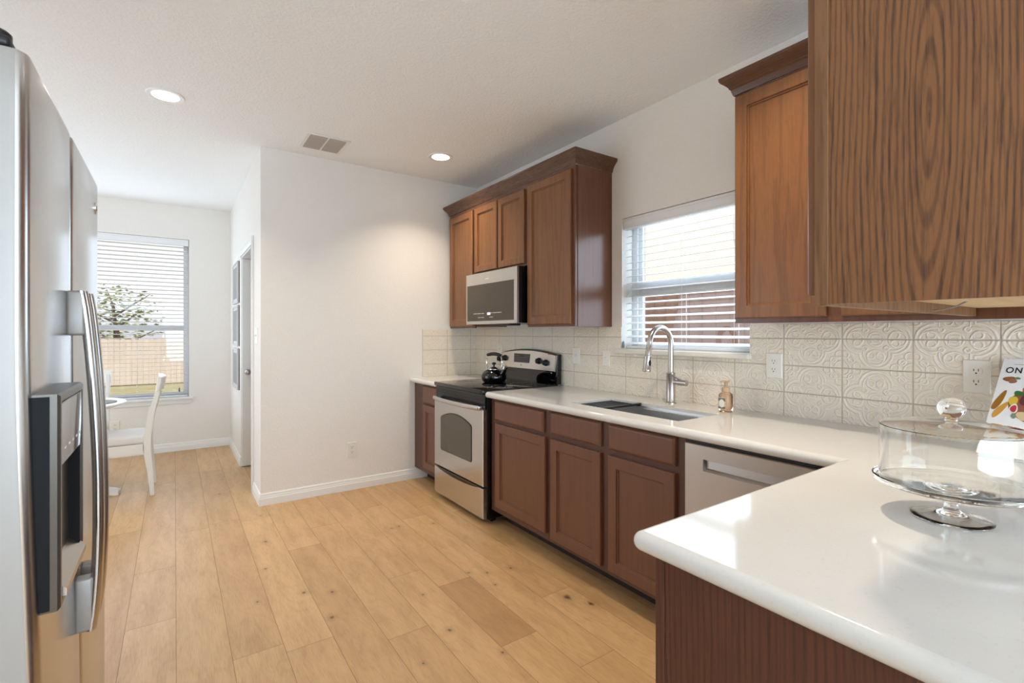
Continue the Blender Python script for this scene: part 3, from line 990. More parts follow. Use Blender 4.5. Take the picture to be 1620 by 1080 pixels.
# ---------------------------------------------------------------- stove
RY0, RY1 = 2.846, 3.608
RX = 1.76
t = thing('electric_range', 'stainless and black freestanding electric stove', 'stove', (2.1, 3.227, 0))
part('body', M_BLACK, t, (RX + 0.005, 2.43, RY0, RY1, 0.035, 0.896), bv=0.003)
for fa, fb in ((RX + 0.06, RY0 + 0.04), (RX + 0.06, RY1 - 0.08), (2.3, RY0 + 0.04), (2.3, RY1 - 0.08)):
    part('foot', M_BLACKPL, t, (fa, fa + 0.04, fb, fb + 0.04, 0.0005, 0.035))
bm = B(); box(bm, RX - 0.03, 2.40, RY0 - 0.0005, RY1 + 0.0005, 0.896, 0.925, 0.006, 3); ct = link('cooktop', bm, M_BLACKGL, t)
for bx_, by_, br in ((1.93, 3.04, .10), (1.93, 3.42, .085), (2.19, 3.04, .085), (2.19, 3.42, .10)):
    bm = B(); lathe(bm, [(br - 0.0025, 0.0001), (br - 0.0025, 0.0004), (br, 0.0004), (br, 0.0001)], (bx_, by_, 0.925), 48, cap=False); link('burner_ring', bm, M_GREYPL, ct)
part('vent_band', M_BLACK, t, (RX - 0.012, RX + 0.005, RY0 + 0.004, RY1 - 0.004, 0.79, 0.893), bv=0.002)
bm = B()
for k in range(3): box(bm, RX - 0.014, RX - 0.0118, RY0 + 0.03, RY1 - 0.03, 0.845 + k * 0.012, 0.850 + k * 0.012)
link('vent_slots', bm, M_DARKSLOT, t)
bm = B(); ring_panel(bm, fx(RX + 0.004), RY0 + 0.006, RY1 - 0.003, 0.262, 0.789, [(0, 0), (0, 0.026), (0.003, 0.031), (0.006, 0.032)]); od = link('oven_door', bm, M_STEEL, t, 12)
# arched window in the oven door
pol = [(3.0, 0.40), (3.49, 0.40)]
pol = [(3.012, 0.398), (3.478, 0.398), (3.490, 0.410), (3.490, 0.650)]
for i in range(13):
    a = i / 12
    pol.append((3.478 - a * 0.466, 0.665 + 0.047 * (1 - (2 * a - 1) ** 2)))
pol += [(3.0, 0.650), (3.0, 0.410)]
bm = B(); prism(bm, pol, fx(RX - 0.028), 0, 0.0015); od2 = link('window_border', bm, M_BLACK, od)
cy_, cz_ = 3.245, 0.54
bm = B(); prism(bm, [(cy_ + (a - cy_) * 0.965, cz_ + (b - cz_) * 0.96) for a, b in pol], fx(RX - 0.028), 0, 0.003); link('window_glass', bm, M_OVENGL, od)
bm = B()
hp = []
for i in range(15):
    a = i / 14
    hp.append((RX - 0.045 - 0.03 * (1 - (2 * a - 1) ** 2), RY0 + 0.03 + a * (RY1 - RY0 - 0.06), 0.80))
rs = []
for i, p in enumerate(hp):
    rs.append([(p[0] + 0.011 * math.cos(2 * PI * k / 14), p[1], p[2] + 0.016 * math.sin(2 * PI * k / 14)) for k in range(14)])
rings(bm, rs)
for yy in (RY0 + 0.032, RY1 - 0.032): box(bm, RX - 0.05, RX - 0.005, yy - 0.012, yy + 0.012, 0.786, 0.814, 0.004)
link('handle', bm, M_STEEL, od)
bm = B(); ring_panel(bm, fx(RX + 0.004), RY0 + 0.006, RY1 - 0.003, 0.04, 0.248, [(0, 0), (0, 0.026), (0.003, 0.031), (0.006, 0.032)]); dr = link('storage_drawer', bm, M_STEEL, t, 12)
pol = [(RY0 + 0.05, 0.2485)] + [(RY0 + 0.05 + (RY1 - RY0 - 0.1) * i / 12, 0.247 - 0.022 * (1 - (2 * i / 12 - 1) ** 2)) for i in range(1, 12)] + [(RY1 - 0.05, 0.2485)]
bm = B(); prism(bm, pol, fx(RX - 0.027), 0, 0.0022); link('finger_pull', bm, M_BLACK, dr)
# control panel at the back
bg_ = B()
pol = []
for i in range(15):
    a = i / 14
    pol.append((RY0 + 0.004 + a * (RY1 - RY0 - 0.008), 1.152 + 0.034 * (1 - (2 * a - 1) ** 2)))
full = [(RY1 - 0.004, 0.925), (RY0 + 0.004, 0.925)] + pol
lean = lambda s, tt, d: (2.385 + (tt - 0.925) * 0.10 - d, s, tt)
rings(bg_, [[(2.432, s, tt) for s, tt in full], [lean(s, tt, 0) for s, tt in full]])
bk = link('control_panel', bg_, M_BLACKGL, t, 12)
lower = [(RY1 - 0.03, 1.030), (RY0 + 0.03, 1.018)]
pan = [(RY1 - 0.018, 1.022), (RY0 + 0.018, 1.022)] + [(RY0 + 0.012 + (RY1 - RY0 - 0.024) * i / 14, 1.146 + 0.032 * (1 - (2 * i / 14 - 1) ** 2)) for i in range(15)]
bm = B(); rings(bm, [[lean(s, tt, 0) for s, tt in pan], [lean(s, tt, 0.016) for s, tt in pan], [lean(3.227 + (s - 3.227) * 0.985, 1.09 + (tt - 1.09) * 0.95, 0.02) for s, tt in pan]]); fp = link('face_plate', bm, M_STEEL, bk)
bm = B(); prism(bm, [(3.19, 1.072), (3.405, 1.072), (3.41, 1.145), (3.185, 1.145)], lean, 0.02, 0.0215); dp = link('display', bm, M_BLACKGL, bk)
bm = B()
for i in range(9):
    for j in range(4):
        if (i in (3, 4, 5)) and j == 3: continue
        y = 3.205 + i * 0.023; z = 1.083 + j * 0.015
        prism(bm, [(y - 0.006, z - 0.0016), (y + 0.006, z - 0.0016), (y + 0.006, z + 0.0016), (y - 0.006, z + 0.0016)], lean, 0.0213, 0.0219)
link('buttons', bm, M_GREYPRINT, bk)
for y, z in ((3.062, 1.095), (2.972, 1.085), (3.545, 1.10), (3.622, 1.09)):
    bm = B(); prof = [(0.026, 0.0), (0.026, 0.006), (0.022, 0.010), (0.020, 0.024), (0.017, 0.027)]
    rings(bm, [[(lean(0, z, 0.02)[0] - h, y + rr_ * math.cos(2 * PI * i / 24), z + rr_ * math.sin(2 * PI * i / 24)) for i in range(24)] for rr_, h in prof])
    box(bm, lean(0, z, 0.02)[0] - 0.034, lean(0, z, 0.02)[0] - 0.026, y - 0.004, y + 0.004, z - 0.018, z + 0.018, 0.002)
    link('knob', bm, M_BLACKPL, bk)
bm = B(); prism(bm, [(3.30 + 0.007 * math.cos(a * PI / 8), 1.052 + 0.007 * math.sin(a * PI / 8)) for a in range(16)], lean, 0.02, 0.021); link('round_badge', bm, M_SLOT, bk)
bm = B(); prism(bm, [(2.925, 1.148), (2.955, 1.150), (2.955, 1.158), (2.925, 1.156)], lean, 0.0185, 0.021); link('indicator_light', bm, mat('amber_indicator', (150, 80, 30), 0.4), bk)

# kettle
kx, ky, kz = 2.11, 3.30, 0.9254
t = thing('tea_kettle', 'shiny black tea kettle with chrome lid on the stove', 'kettle', (kx, ky, kz))
bm = B(); lathe(bm, [(0.078, 0.0), (0.088, 0.004), (0.098, 0.022), (0.102, 0.04), (0.098, 0.062), (0.082, 0.084), (0.056, 0.098), (0.044, 0.101)], (kx, ky, kz), 48); link('body', bm, M_BLACKGL, t)
bm = B(); lathe(bm, [(0.047, 0.099), (0.047, 0.104), (0.036, 0.113), (0.016, 0.121), (0.009, 0.124)], (kx, ky, kz), 36); ld = link('lid', bm, M_CHROME, t)
bm = B(); lathe(bm, [(0.006, 0.123), (0.007, 0.134), (0.017, 0.142), (0.018, 0.150), (0.010, 0.156)], (kx, ky, kz), 24); link('lid_knob', bm, M_BLACKPL, ld)
u = Vector((0.25, -0.97, 0))                        # spout direction
bm = B(); tube(bm, [Vector((kx, ky, kz + 0.058)) + u * 0.075, Vector((kx, ky, kz + 0.078)) + u * 0.10, Vector((kx, ky, kz + 0.10)) + u * 0.113, Vector((kx, ky, kz + 0.118)) + u * 0.118], [0.026, 0.021, 0.017, 0.015], 18); sp = link('spout', bm, M_BLACKGL, t)
bm = B(); tube(bm, [Vector((kx, ky, kz + 0.108)) + u * 0.115, Vector((kx, ky, kz + 0.128)) + u * 0.121, Vector((kx, ky, kz + 0.136)) + u * 0.125], [0.018, 0.018, 0.010], 18); tube(bm, [Vector((kx, ky, kz + 0.13)) + u * 0.12, Vector((kx, ky, kz + 0.16)) + u * 0.105], [0.006, 0.004], 10); link('spout_cap', bm, M_CHROME, sp)
hpts = []
for s in (-1, 1):
    bm = B()
    tube(bm, [Vector((kx, ky, kz + 0.088)) + u * (s * 0.066), Vector((kx, ky, kz + 0.12)) + u * (s * 0.078), Vector((kx, ky, kz + 0.16)) + u * (s * 0.085), Vector((kx, ky, kz + 0.195)) + u * (s * 0.078), Vector((kx, ky, kz + 0.214)) + u * (s * 0.062)], 0.0042, 10)
    link('handle_bracket', bm, M_CHROME, t)
bm = B(); tube(bm, [Vector((kx, ky, kz + 0.214 + 0.010 * math.sin(PI * i / 8))) + u * (-0.075 + 0.15 * i / 8) for i in range(9)], [0.010, 0.013, 0.014, 0.014, 0.014, 0.014, 0.014, 0.013, 0.010], 14); link('handle_grip', bm, M_BLACKPL, t)

# microwave
MX = 2.03
t = thing('microwave', 'stainless over-the-range microwave with dark glass door', 'microwave', (2.2, 3.24, 1.39))
MY0, MY1, MZ0, MZ1 = 2.874, 3.614, 1.387, 1.806
part('body', M_BLACK, t, (MX + 0.0205, XR - 0.0005, MY0, MY1, MZ0 + 0.004, MZ1), bv=0.002)
mf = fx(MX + 0.02)
bm = B(); ring_panel(bm, mf, MY0, MY1, MZ0, MZ1 - 0.003, [(0, 0), (0, 0.016), (0.003, 0.019), (0.005, 0.02)]); md = link('door', bm, M_STEEL, t, 12)
bm = B(); prism(bm, [(MY0 + 0.035, MZ0 + 0.026), (MY1 - 0.024, MZ0 + 0.026), (MY1 - 0.024, MZ1 - 0.098), (MY0 + 0.035, MZ1 - 0.098)], fx(MX), 0, 0.0015); gl = link('glass_panel', bm, M_MWGL, md)
bm = B()
for i in range(22):
    y = MY1 - 0.13 - i * 0.0195
    if 8 < i < 13: continue
    for zz, hgt in ((MZ0 + 0.084, 0.006), (MZ0 + 0.052, 0.005)):
        if zz < MZ0 + 0.06 and (i < 4 or i > 15): continue
        w = 0.005 if i % 3 else 0.003
        prism(bm, [(y - w, zz), (y + w, zz), (y + w, zz + hgt), (y - w, zz + hgt)], fx(MX - 0.0015), 0, 0.0006)
link('touch_controls', bm, M_WHITE, md)
bm = B()
for k in range(4):
    y = 3.268 - k * 0.012
    prism(bm, [(y - 0.004, MZ0 + 0.072), (y + 0.004, MZ0 + 0.072), (y + 0.004, MZ0 + 0.092), (y - 0.004, MZ0 + 0.092)], fx(MX - 0.0015), 0, 0.0006)
link('clock_display', bm, M_LCD, md)
bm = B()
for k in range(5):
    y = 3.30 - k * 0.011
    box(bm, MX - 0.0008, MX + 0.0005, y - 0.004, y + 0.004, MZ1 - 0.063, MZ1 - 0.054)
link('small_logo', bm, M_WHITE, md)
part('vent_grille', M_BLACKPL, t, (2.09, 2.20, 3.06, 3.40, MZ0 - 0.012, MZ0 + 0.003), bv=0.002)

# ---------------------------------------------------------------- refrigerator
FX = -0.195; FY0, FYG, FY1 = 1.095, 1.502, 1.98; FZ1 = 1.775
t = thing('refrigerator', 'stainless side-by-side refrigerator at the left edge of the kitchen', 'refrigerator', (-0.55, 1.53, 0))


def swell(z):
    q = max(0.0, min(1.0, (1.35 - z) / 0.85)); return 0.017 * q * q * (3 - 2 * q)


def fridge_door(name, y0, y1):
    bm = B(); rs = []
    n = 5; rad = 0.022
    zs = [0.09, 0.093, 0.10] + [0.1 + 0.05 * i for i in range(1, 33)] + [FZ1 - 0.012, FZ1 - 0.003, FZ1]
    for i, z in enumerate(zs):
        ins = {0: 0.006, 1: 0.002, len(zs) - 1: 0.006, len(zs) - 2: 0.002}.get(i, 0.0)
        x = FX + swell(z) - ins
        ring = [(FX - 0.075, y0 + 0.002 + ins, z)]
        for k in range(n + 1):
            a = PI / 2 * k / n
            ring.append((x - rad + rad * math.sin(a), y0 + ins + rad - rad * math.cos(a), z))
        for k in range(n + 1):
            a = PI / 2 * k / n
            ring.append((x - rad + rad * math.cos(a), y1 - ins - rad + rad * math.sin(a), z))
        ring.append((FX - 0.075, y1 - 0.002 - ins, z))
        rs.append(ring)
    rings(bm, rs)
    bm.normal_update()
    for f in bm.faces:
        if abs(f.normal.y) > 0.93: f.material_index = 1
    return link(name, bm, None, t, 35, [M_STEELV, M_FSIDE])


part('body', M_FSIDE, t, (-0.93, FX - 0.085, FY0 + 0.005, FY1 - 0.005, 0.03, FZ1 - 0.02), bv=0.004)
part('base_grille', M_BLACKPL, t, (-0.90, FX - 0.05, FY0 + 0.02, FY1 - 0.02, 0.001, 0.085))
fd = fridge_door('freezer_door', FY0, FYG - 0.003)
gd = fridge_door('fridge_door', FYG + 0.003, FY1)
for ya, yb in ((FY0 + 0.005, FY0 + 0.075), (FY1 - 0.075, FY1 - 0.005)):
    bm = B(); box(bm, FX - 0.12, FX - 0.022, ya, yb, FZ1 + 0.0005, FZ1 + 0.018, 0.006, 3); lathe(bm, [(0.020, 0.016), (0.020, 0.030), (0.016, 0.034)], (FX - 0.045, (ya + yb) / 2 - 0.002, FZ1), 20)
    link('hinge_cover', bm, M_BLACKPL, t)


def fhandle(parent, yc):
    bm = B(); rs = []
    n = 20
    for i in range(n + 1):
        a = i / n
        z = 0.645 + a * 0.765
        xo = FX + swell(z) + 0.023 + 0.022 * (1 - (2 * a - 1) ** 2) ** 0.8
        rs.append([(xo + 0.011 * cx, yc + 0.0165 * cy, z) for cx, cy in [(math.cos(2 * PI * k / 16), math.sin(2 * PI * k / 16)) for k in range(16)]])
    rings(bm, rs)
    h = link('handle', bm, M_STEELV, parent)
    for za, zb in ((1.31, 1.41), (0.645, 0.765)):
        bm = B(); box(bm, FX + swell((za + zb) / 2) - 0.002, FX + swell((za + zb) / 2) + 0.030, yc - 0.0165, yc + 0.0165, za, zb, 0.006, 3); link('handle_mount', bm, M_FSIDE, h)


fhandle(fd, FYG - 0.045); fhandle(gd, FYG + 0.045)
# dispenser: raised bezel, glossy display, dark recess, sloping sill
BX = FX + 0.006; BO = 0.03
by0, by1, bz0, bz1 = 1.115, 1.37, 0.845, 1.212
bm = B()
rb = [[(BX + d - s, yy, zz) for yy, zz in ((by0 + i_, bz0 + i_), (by1 - i_, bz0 + i_), (by1 - i_, bz1 - i_), (by0 + i_, bz1 - i_))] for i_, d, s in ((0, 0, 0.01), (0, BO - 0.004, 0), (0.004, BO, 0), (0.014, BO, 0), (0.016, BO - 0.004, 0), (0.018, BO - 0.02, 0))]
rings(bm, rb); bz = link('dispenser_bezel', bm, mat('dark_bezel', (92, 87, 80), 0.3, 0.7), fd)
part('bezel_side', mat('black_side', (10, 11, 14), 0.55, spec=0.2), bz, (BX - 0.008, BX + BO * 0.55, by0 - 0.002, by0 + 0.004, bz0 + 0.004, bz1 - 0.004))
part('display_panel', mat('mirror_display', (120, 120, 124), 0.05, 0.85), bz, (BX + BO - 0.012, BX + BO - 0.001, by0 + 0.017, by1 - 0.017, 1.085, bz1 - 0.017), bv=0.002)
bm = B()
for i in range(5): box(bm, BX + BO - 0.001, BX + BO - 0.0004, by0 + 0.05 + i * 0.04, by0 + 0.062 + i * 0.04, 1.11, 1.114)
link('display_icons', bm, M_WHITE, bz)
part('recess', mat('matte_black', (14, 14, 16), 0.6, spec=0.2), bz, (BX - 0.004, BX + 0.002, by0 + 0.017, by1 - 0.017, 0.90, 1.083), (BX, BX + BO - 0.003, by1 - 0.03, by1 - 0.017, 0.88, 1.083))
part('paddle', M_GREYPL, bz, (BX + 0.002, BX + 0.012, by0 + 0.10, by1 - 0.12, 0.95, 1.06), bv=0.004)
bm = B(); rings(bm, [[(BX, by0 + 0.017, 0.862), (BX + BO + 0.006, by0 + 0.017, 0.862), (BX + BO + 0.006, by0 + 0.017, 0.874), (BX, by0 + 0.017, 0.905)], [(BX, by1 - 0.017, 0.862), (BX + BO + 0.006, by1 - 0.017, 0.862), (BX + BO + 0.006, by1 - 0.017, 0.874), (BX, by1 - 0.017, 0.905)]])
link('drip_tray', bm, M_NICKEL, bz)
bm = B(); lathe(bm, [(0.013, -0.001), (0.018, 0.002), (0.018, -0.001)], (0, 0, 0), 28, 'x')
for v in bm.verts: v.co = Vector((FX + v.co.x, 1.918 + v.co.y, 1.69 + v.co.z))
link('round_badge', bm, M_CHROME, gd)

# ---------------------------------------------------------------- counter items
cx, cy = 1.379, 0.325
t = thing('cake_stand', 'clear glass footed cake stand on the near white counter', 'cake stand', (cx, cy, CZ1))
bm = B(); lathe(bm, [(0.002, 0.0125), (0.014, 0.0115), (0.035, 0.0065), (0.055, 0.0035), (0.0655, 0.0008), (0.068, 0.001), (0.069, 0.003), (0.066, 0.0048), (0.05, 0.0072), (0.03, 0.0112), (0.017, 0.017), (0.012, 0.024), (0.013, 0.034), (0.018, 0.040), (0.013, 0.046), (0.014, 0.056), (0.03, 0.063),
                     (0.08, 0.0672), (0.130, 0.0692), (0.137, 0.073), (0.1385, 0.082), (0.1355, 0.083), (0.131, 0.0755), (0.08, 0.0728), (0.002, 0.072)], (cx, cy, CZ1), 72); link('stand', bm, M_GLASS, t)
t = thing('glass_dome', 'clear glass cake dome with ball knob resting on the cake stand', 'cake dome', (cx, cy, CZ1 + 0.076))
Z = CZ1
bm = B(); lathe(bm, [(0.1265, 0.0765), (0.1265, 0.188), (0.1255, 0.196), (0.119, 0.201), (0.06, 0.208), (0.002, 0.210), (0.001, 0.207), (0.06, 0.2045), (0.117, 0.198), (0.1225, 0.194), (0.1235, 0.187), (0.1235, 0.0765)], (cx, cy, Z), 72, cap=False)
vs = bm.verts[:]; n = 72
bm.verts.ensure_lookup_table()
for i in range(n): bm.faces.new((bm.verts[i], bm.verts[(i + 1) % n], bm.verts[11 * n + (i + 1) % n], bm.verts[11 * n + i]))
bm.faces.new([bm.verts[5 * n + i] for i in range(n)]); bm.faces.new([bm.verts[6 * n + i] for i in range(n)])
dm = link('cover', bm, M_GLASS, t)
bm = B(); lathe(bm, [(0.012, 0.2105), (0.010, 0.214), (0.012, 0.217)] + [(0.0235 * math.sin(PI * (0.17 + 0.83 * i / 14)) + 0.0005, 0.2385 - 0.0235 * math.cos(PI * (0.17 + 0.83 * i / 14))) for i in range(15)], (cx, cy, Z), 32); link('knob', bm, M_GLASS, dm)

# cookbook leaning on the tiles: cover faces the kitchen
bl = Vector((2.172, 0.446, CZ1 + 0.0005)); up = Vector((0.248, -0.021, 0.306)); H = 0.382
up.normalize(); rt = Vector((0.05, -1, 0)).normalized(); nrm = rt.cross(up).normalized()
if nrm.x > 0: nrm = -nrm
bl.z += 0.0206 * abs(nrm.z)
t = thing('cookbook', 'white cookbook with food photos leaning against the tile', 'book', tuple(bl + rt * 0.11))
Wd = 0.27


def bk_(s, q, d): return tuple(bl + rt * s + up * q + nrm * d)


def bkbox(bm, s0, s1, q0, q1, d0, d1):
    rings(bm, [[bk_(s0, q0, d), bk_(s1, q0, d), bk_(s1, q1, d), bk_(s0, q1, d)] for d in (d0, d1)])


M_COVER = mat('book_cover', (240, 238, 234), 0.3)
bm = B(); bkbox(bm, 0.003, Wd - 0.003, 0.003, H - 0.003, -0.018, -0.0025); link('pages', bm, mat('paper', (236, 230, 218), 0.8), t)
bm = B(); bkbox(bm, 0, Wd, 0, H, -0.0025, 0); bkbox(bm, 0, Wd, 0, H, -0.0205, -0.018); bkbox(bm, Wd - 0.003, Wd, 0, H, -0.0205, 0); cv = link('cover', bm, M_COVER, t)
foods = [((0.026, 0.296, 0.015, 0.010, 0.2), (150, 96, 50)), ((0.036, 0.288, 0.010, 0.010, -0.4), (166, 110, 84)), ((0.046, 0.300, 0.007, 0.005, 0), (110, 140, 90)),
         ((0.016, 0.205, 0.009, 0.042, -0.25), (164, 112, 44)), ((0.024, 0.168, 0.009, 0.036, -0.4), (216, 158, 70)),
         ((0.095, 0.195, 0.052, 0.070, 0), (150, 92, 70)), ((0.050, 0.206, 0.011, 0.020, 0.1), (226, 190, 70)), ((0.059, 0.238, 0.013, 0.010, -0.3), (66, 112, 60)), ((0.078, 0.254, 0.014, 0.014, 0.3), (206, 92, 56)),
         ((0.080, 0.214, 0.016, 0.024, 0), (110, 56, 60)), ((0.055, 0.176, 0.0105, 0.019, 0), (244, 232, 226)), ((0.055, 0.176, 0.0075, 0.014, 0), (200, 62, 76)), ((0.060, 0.148, 0.007, 0.010, 0), (128, 146, 118)), ((0.078, 0.150, 0.012, 0.018, 0.4), (226, 196, 150)), ((0.105, 0.17, 0.02, 0.03, 0.4), (176, 96, 70)), ((0.12, 0.225, 0.022, 0.022, 0.2), (214, 170, 80))]
bm = B(); ms = []
for i, ((s, q, a, b, ro), col) in enumerate(foods):
    f0 = len(bm.faces)
    pol = []
    for k in range(20):
        an = 2 * PI * k / 20; w = 1 + 0.08 * math.sin(3 * an + i)
        u_, v_ = a * w * math.cos(an), b * w * math.sin(an)
        pol.append((s + u_ * math.cos(ro) - v_ * math.sin(ro), q + u_ * math.sin(ro) + v_ * math.cos(ro)))
    rings(bm, [[bk_(p, r_, 0.00005) for p, r_ in pol], [bk_(p, r_, 0.0003 + i * 0.00003) for p, r_ in pol]])
    bm.faces.ensure_lookup_table()
    for f in bm.faces[f0:]: f.material_index = i
    ms.append(mat('print_' + str(i), col, 0.35))
link('food_picture', bm, None, cv, 0, ms)
cu = bpy.data.curves.new('title', 'FONT'); cu.body = 'ON'; cu.size = 0.034; cu.extrude = 0.0003; cu.space_character = 1.15; cu.offset = 0.0004
tmp = bpy.data.objects.new('tmp', cu); COL.objects.link(tmp)
dg = bpy.context.evaluated_depsgraph_get()
me = bpy.data.meshes.new_from_object(tmp.evaluated_get(dg)); bpy.data.objects.remove(tmp)
bm = B(); bm.from_mesh(me)
for v in bm.verts: v.co = Vector(bk_(0.012 + v.co.x * 0.72, 0.322 + v.co.y, 0.0004 + v.co.z))
link('title_lettering', bm, M_BLACKPL, cv, 0)
bm = B(); bkbox(bm, 0.028, 0.060, 0.358, 0.3595, 0.0001, 0.0004); link('small_print_line', bm, M_GREYPRINT, cv)

# ---------------------------------------------------------------- nook furniture


def chair(label, loc, rz, group='white dining chairs'):
    t = thing('dining_chair', label, 'chair', (0, 0, 0), group)
    # local: seat towards -X, back at x = 0, width along y
    W2 = 0.20

    def post(y):
        bm = B()
        path = [(0.035, 0.0005), (0.02, 0.2), (0.0, 0.36), (0.0, 0.48), (0.03, 0.68), (0.062, 0.81), (0.08, 0.93)]
        wid = [0.030, 0.040, 0.052, 0.052, 0.040, 0.034, 0.030]
        rs = [[(x - w / 2, y - 0.016, z), (x + w / 2, y - 0.016, z), (x + w / 2, y + 0.016, z), (x - w / 2, y + 0.016, z)] for (x, z), w in zip(path, wid)]
        rings(bm, rs)
        bmesh.ops.bevel(bm, geom=bm.edges[:], offset=0.004, segments=2, affect='EDGES')
        link('rear_leg', bm, M_CHAIR, t)
    post(-W2); post(W2)
    for y in (-W2, W2):
        bm = B(); rings(bm, [[(-0.40 - w, y - w, z), (-0.40 + w, y - w, z), (-0.40 + w, y + w, z), (-0.40 - w, y + w, z)] for z, w in ((0.0005, 0.015), (0.40, 0.021))]); link('front_leg', bm, M_CHAIR, t)
    part('apron', M_CHAIR, t, (-0.40, 0.02, -W2 - 0.012, -W2 + 0.012, 0.345, 0.425), (-0.40, 0.02, W2 - 0.012, W2 + 0.012, 0.345, 0.425), (-0.415, -0.391, -W2, W2, 0.345, 0.425), (-0.01, 0.014, -W2, W2, 0.345, 0.425), bv=0.002)
    bm = B(); box(bm, -0.43, -0.005, -W2 - 0.015, W2 + 0.015, 0.426, 0.495, 0.02, 4); link('seat_cushion', bm, M_CUSH, t)
    bm = B()
    rs = []
    for i in range(9):
        a = -1 + 2 * i / 8; y = a * (W2 + 0.022); bow = 0.03 * (1 - a * a)
        rs.append([(0.058 + bow, y, 0.845), (0.078 + bow, y, 0.845), (0.096 + bow, y, 0.955), (0.066 + bow, y, 0.965)])
    rings(bm, rs); bmesh.ops.bevel(bm, geom=bm.edges[:], offset=0.003, segments=1, affect='EDGES'); link('top_rail', bm, M_CHAIR, t)
    for s in (-1, 1):
        bm = B(); tube(bm, [(0.012, s * 0.17, 0.52), (0.045, 0.0, 0.68), (0.085, -s * 0.17, 0.85)], 0.012, 8); link('cross_brace', bm, M_CHAIR, t)
    bm = B(); lathe(bm, [(0.006, 0), (0.006, 0.002)], (0.015, -W2 - 0.0175, 0.575), 10, 'y'); link('screw_cap', bm, M_WHITE, t)
    t.location = loc; t.rotation_euler = (0, 0, rz)
    return t


chair('white dining chair seen side-on with pale cushion near the nook window', (-0.181, 5.12, 0), 0)
chair('white dining chair on the far side of the table before the window', (-0.72, 5.93, 0), PI / 2)

tx, ty = -0.83, 5.2
t = thing('round_table', 'round white pedestal dining table in the breakfast nook', 'table', (tx, ty, 0))
bm = B(); lathe(bm, [(0.40, 0.705), (0.44, 0.715), (0.495, 0.735), (0.50, 0.742), (0.495, 0.75), (0.002, 0.75)], (tx, ty, 0), 64); link('tabletop', bm, M_CHAIR, t)
bm = B(); lathe(bm, [(0.10, 0.06), (0.10, 0.10), (0.055, 0.14), (0.045, 0.3), (0.07, 0.42), (0.05, 0.5), (0.06, 0.66), (0.12, 0.706)], (tx, ty, 0), 32); link('pedestal', bm, M_CHAIR, t)
for k in range(4):
    a = PI / 2 * k + 0.15 - 0.35
    dv = Vector((math.cos(a), math.sin(a), 0)); pv = Vector((-math.sin(a), math.cos(a), 0)); c0 = Vector((tx, ty, 0))
    bm = B(); rs = []
    for q, zt, zb, w in ((0.06, 0.15, 0.06, 0.035), (0.2, 0.12, 0.045, 0.032), (0.36, 0.07, 0.012, 0.03), (0.44, 0.05, 0.0005, 0.03), (0.47, 0.035, 0.0005, 0.028)):
        c = c0 + dv * q
        rs.append([c - pv * w + Vector((0, 0, zb)), c + pv * w + Vector((0, 0, zb)), c + pv * w + Vector((0, 0, zt)), c - pv * w + Vector((0, 0, zt))])
    rings(bm, rs); link('foot', bm, M_CHAIR, t)
bm = B(); lathe(bm, [(0.002, 0.0005), (0.17, 0.0005), (0.172, 0.003), (0.17, 0.006), (0.002, 0.006)], (tx + 0.27, ty - 0.03, 0.75), 40)
tag(link('placemat', bm, mat('grey_weave', (150, 146, 142), 0.85)), 'round grey placemat on the white nook table', 'placemat')

# framed prints on the pantry side wall
for z0, z1, lab in ((1.622, 2.045, 'topmost of three framed prints by the nook doorway'), (1.185, 1.600, 'middle of three framed prints by the nook doorway'), (0.742, 1.16, 'lowest of three framed prints by the nook doorway')):
    t = thing('framed_print', lab, 'picture', (XS, 5.83, z0), 'framed prints on the pantry side wall')
    ya, yb = 5.60, 6.06
    bm = B()
    ring_panel(bm, fx(XS), ya, yb, z0, z1, [(0, 0), (0, 0.022), (0.001, 0.023), (0.018, 0.023), (0.019, 0.017)]); link('frame', bm, mat('grey_frame', (206, 203, 198), 0.5), t)
    part('shadow_gap_strip', M_DARKSLOT, t, (XS - 0.008, XS - 0.0005, ya - 0.0015, ya, z0, z1))  # dark strip painted in for the shadow gap behind the frame
    part('print', M_GREYPRINT, t, (XS - 0.0185, XS - 0.017, ya + 0.05, yb - 0.05, z0 + 0.05, z1 - 0.05))

# ---------------------------------------------------------------- outdoors
GZ = -0.3


def grass_fn():
    c = ocoord(); n = noise(c, 3, 5, 0.7)
    return {'Base Color': mixc(n, s2l((128, 122, 84)), s2l((176, 168, 124)))}


bm = B(); box(bm, -25, 2.60, 6.78, 40, GZ - 0.1, GZ); box(bm, 2.60, 30, -15, 40, GZ - 0.1, GZ)
struct('ground', bm, mat('yard_grass', (150, 146, 100), 0.9, fn=grass_fn))


def fence_fn(c0, c1, ax):
    def f():
        c = ocoord()
        n = noise(mapping(c, (1, 1, 0.1)), 14, 4, 0.6); n2 = noise(mapping(c, (4, 4, 0.02)), 2, 1, 0.5)
        return {'Base Color': mixc(n * 0.5 + n2 * 0.5, s2l(c0), s2l(c1))}
    return f


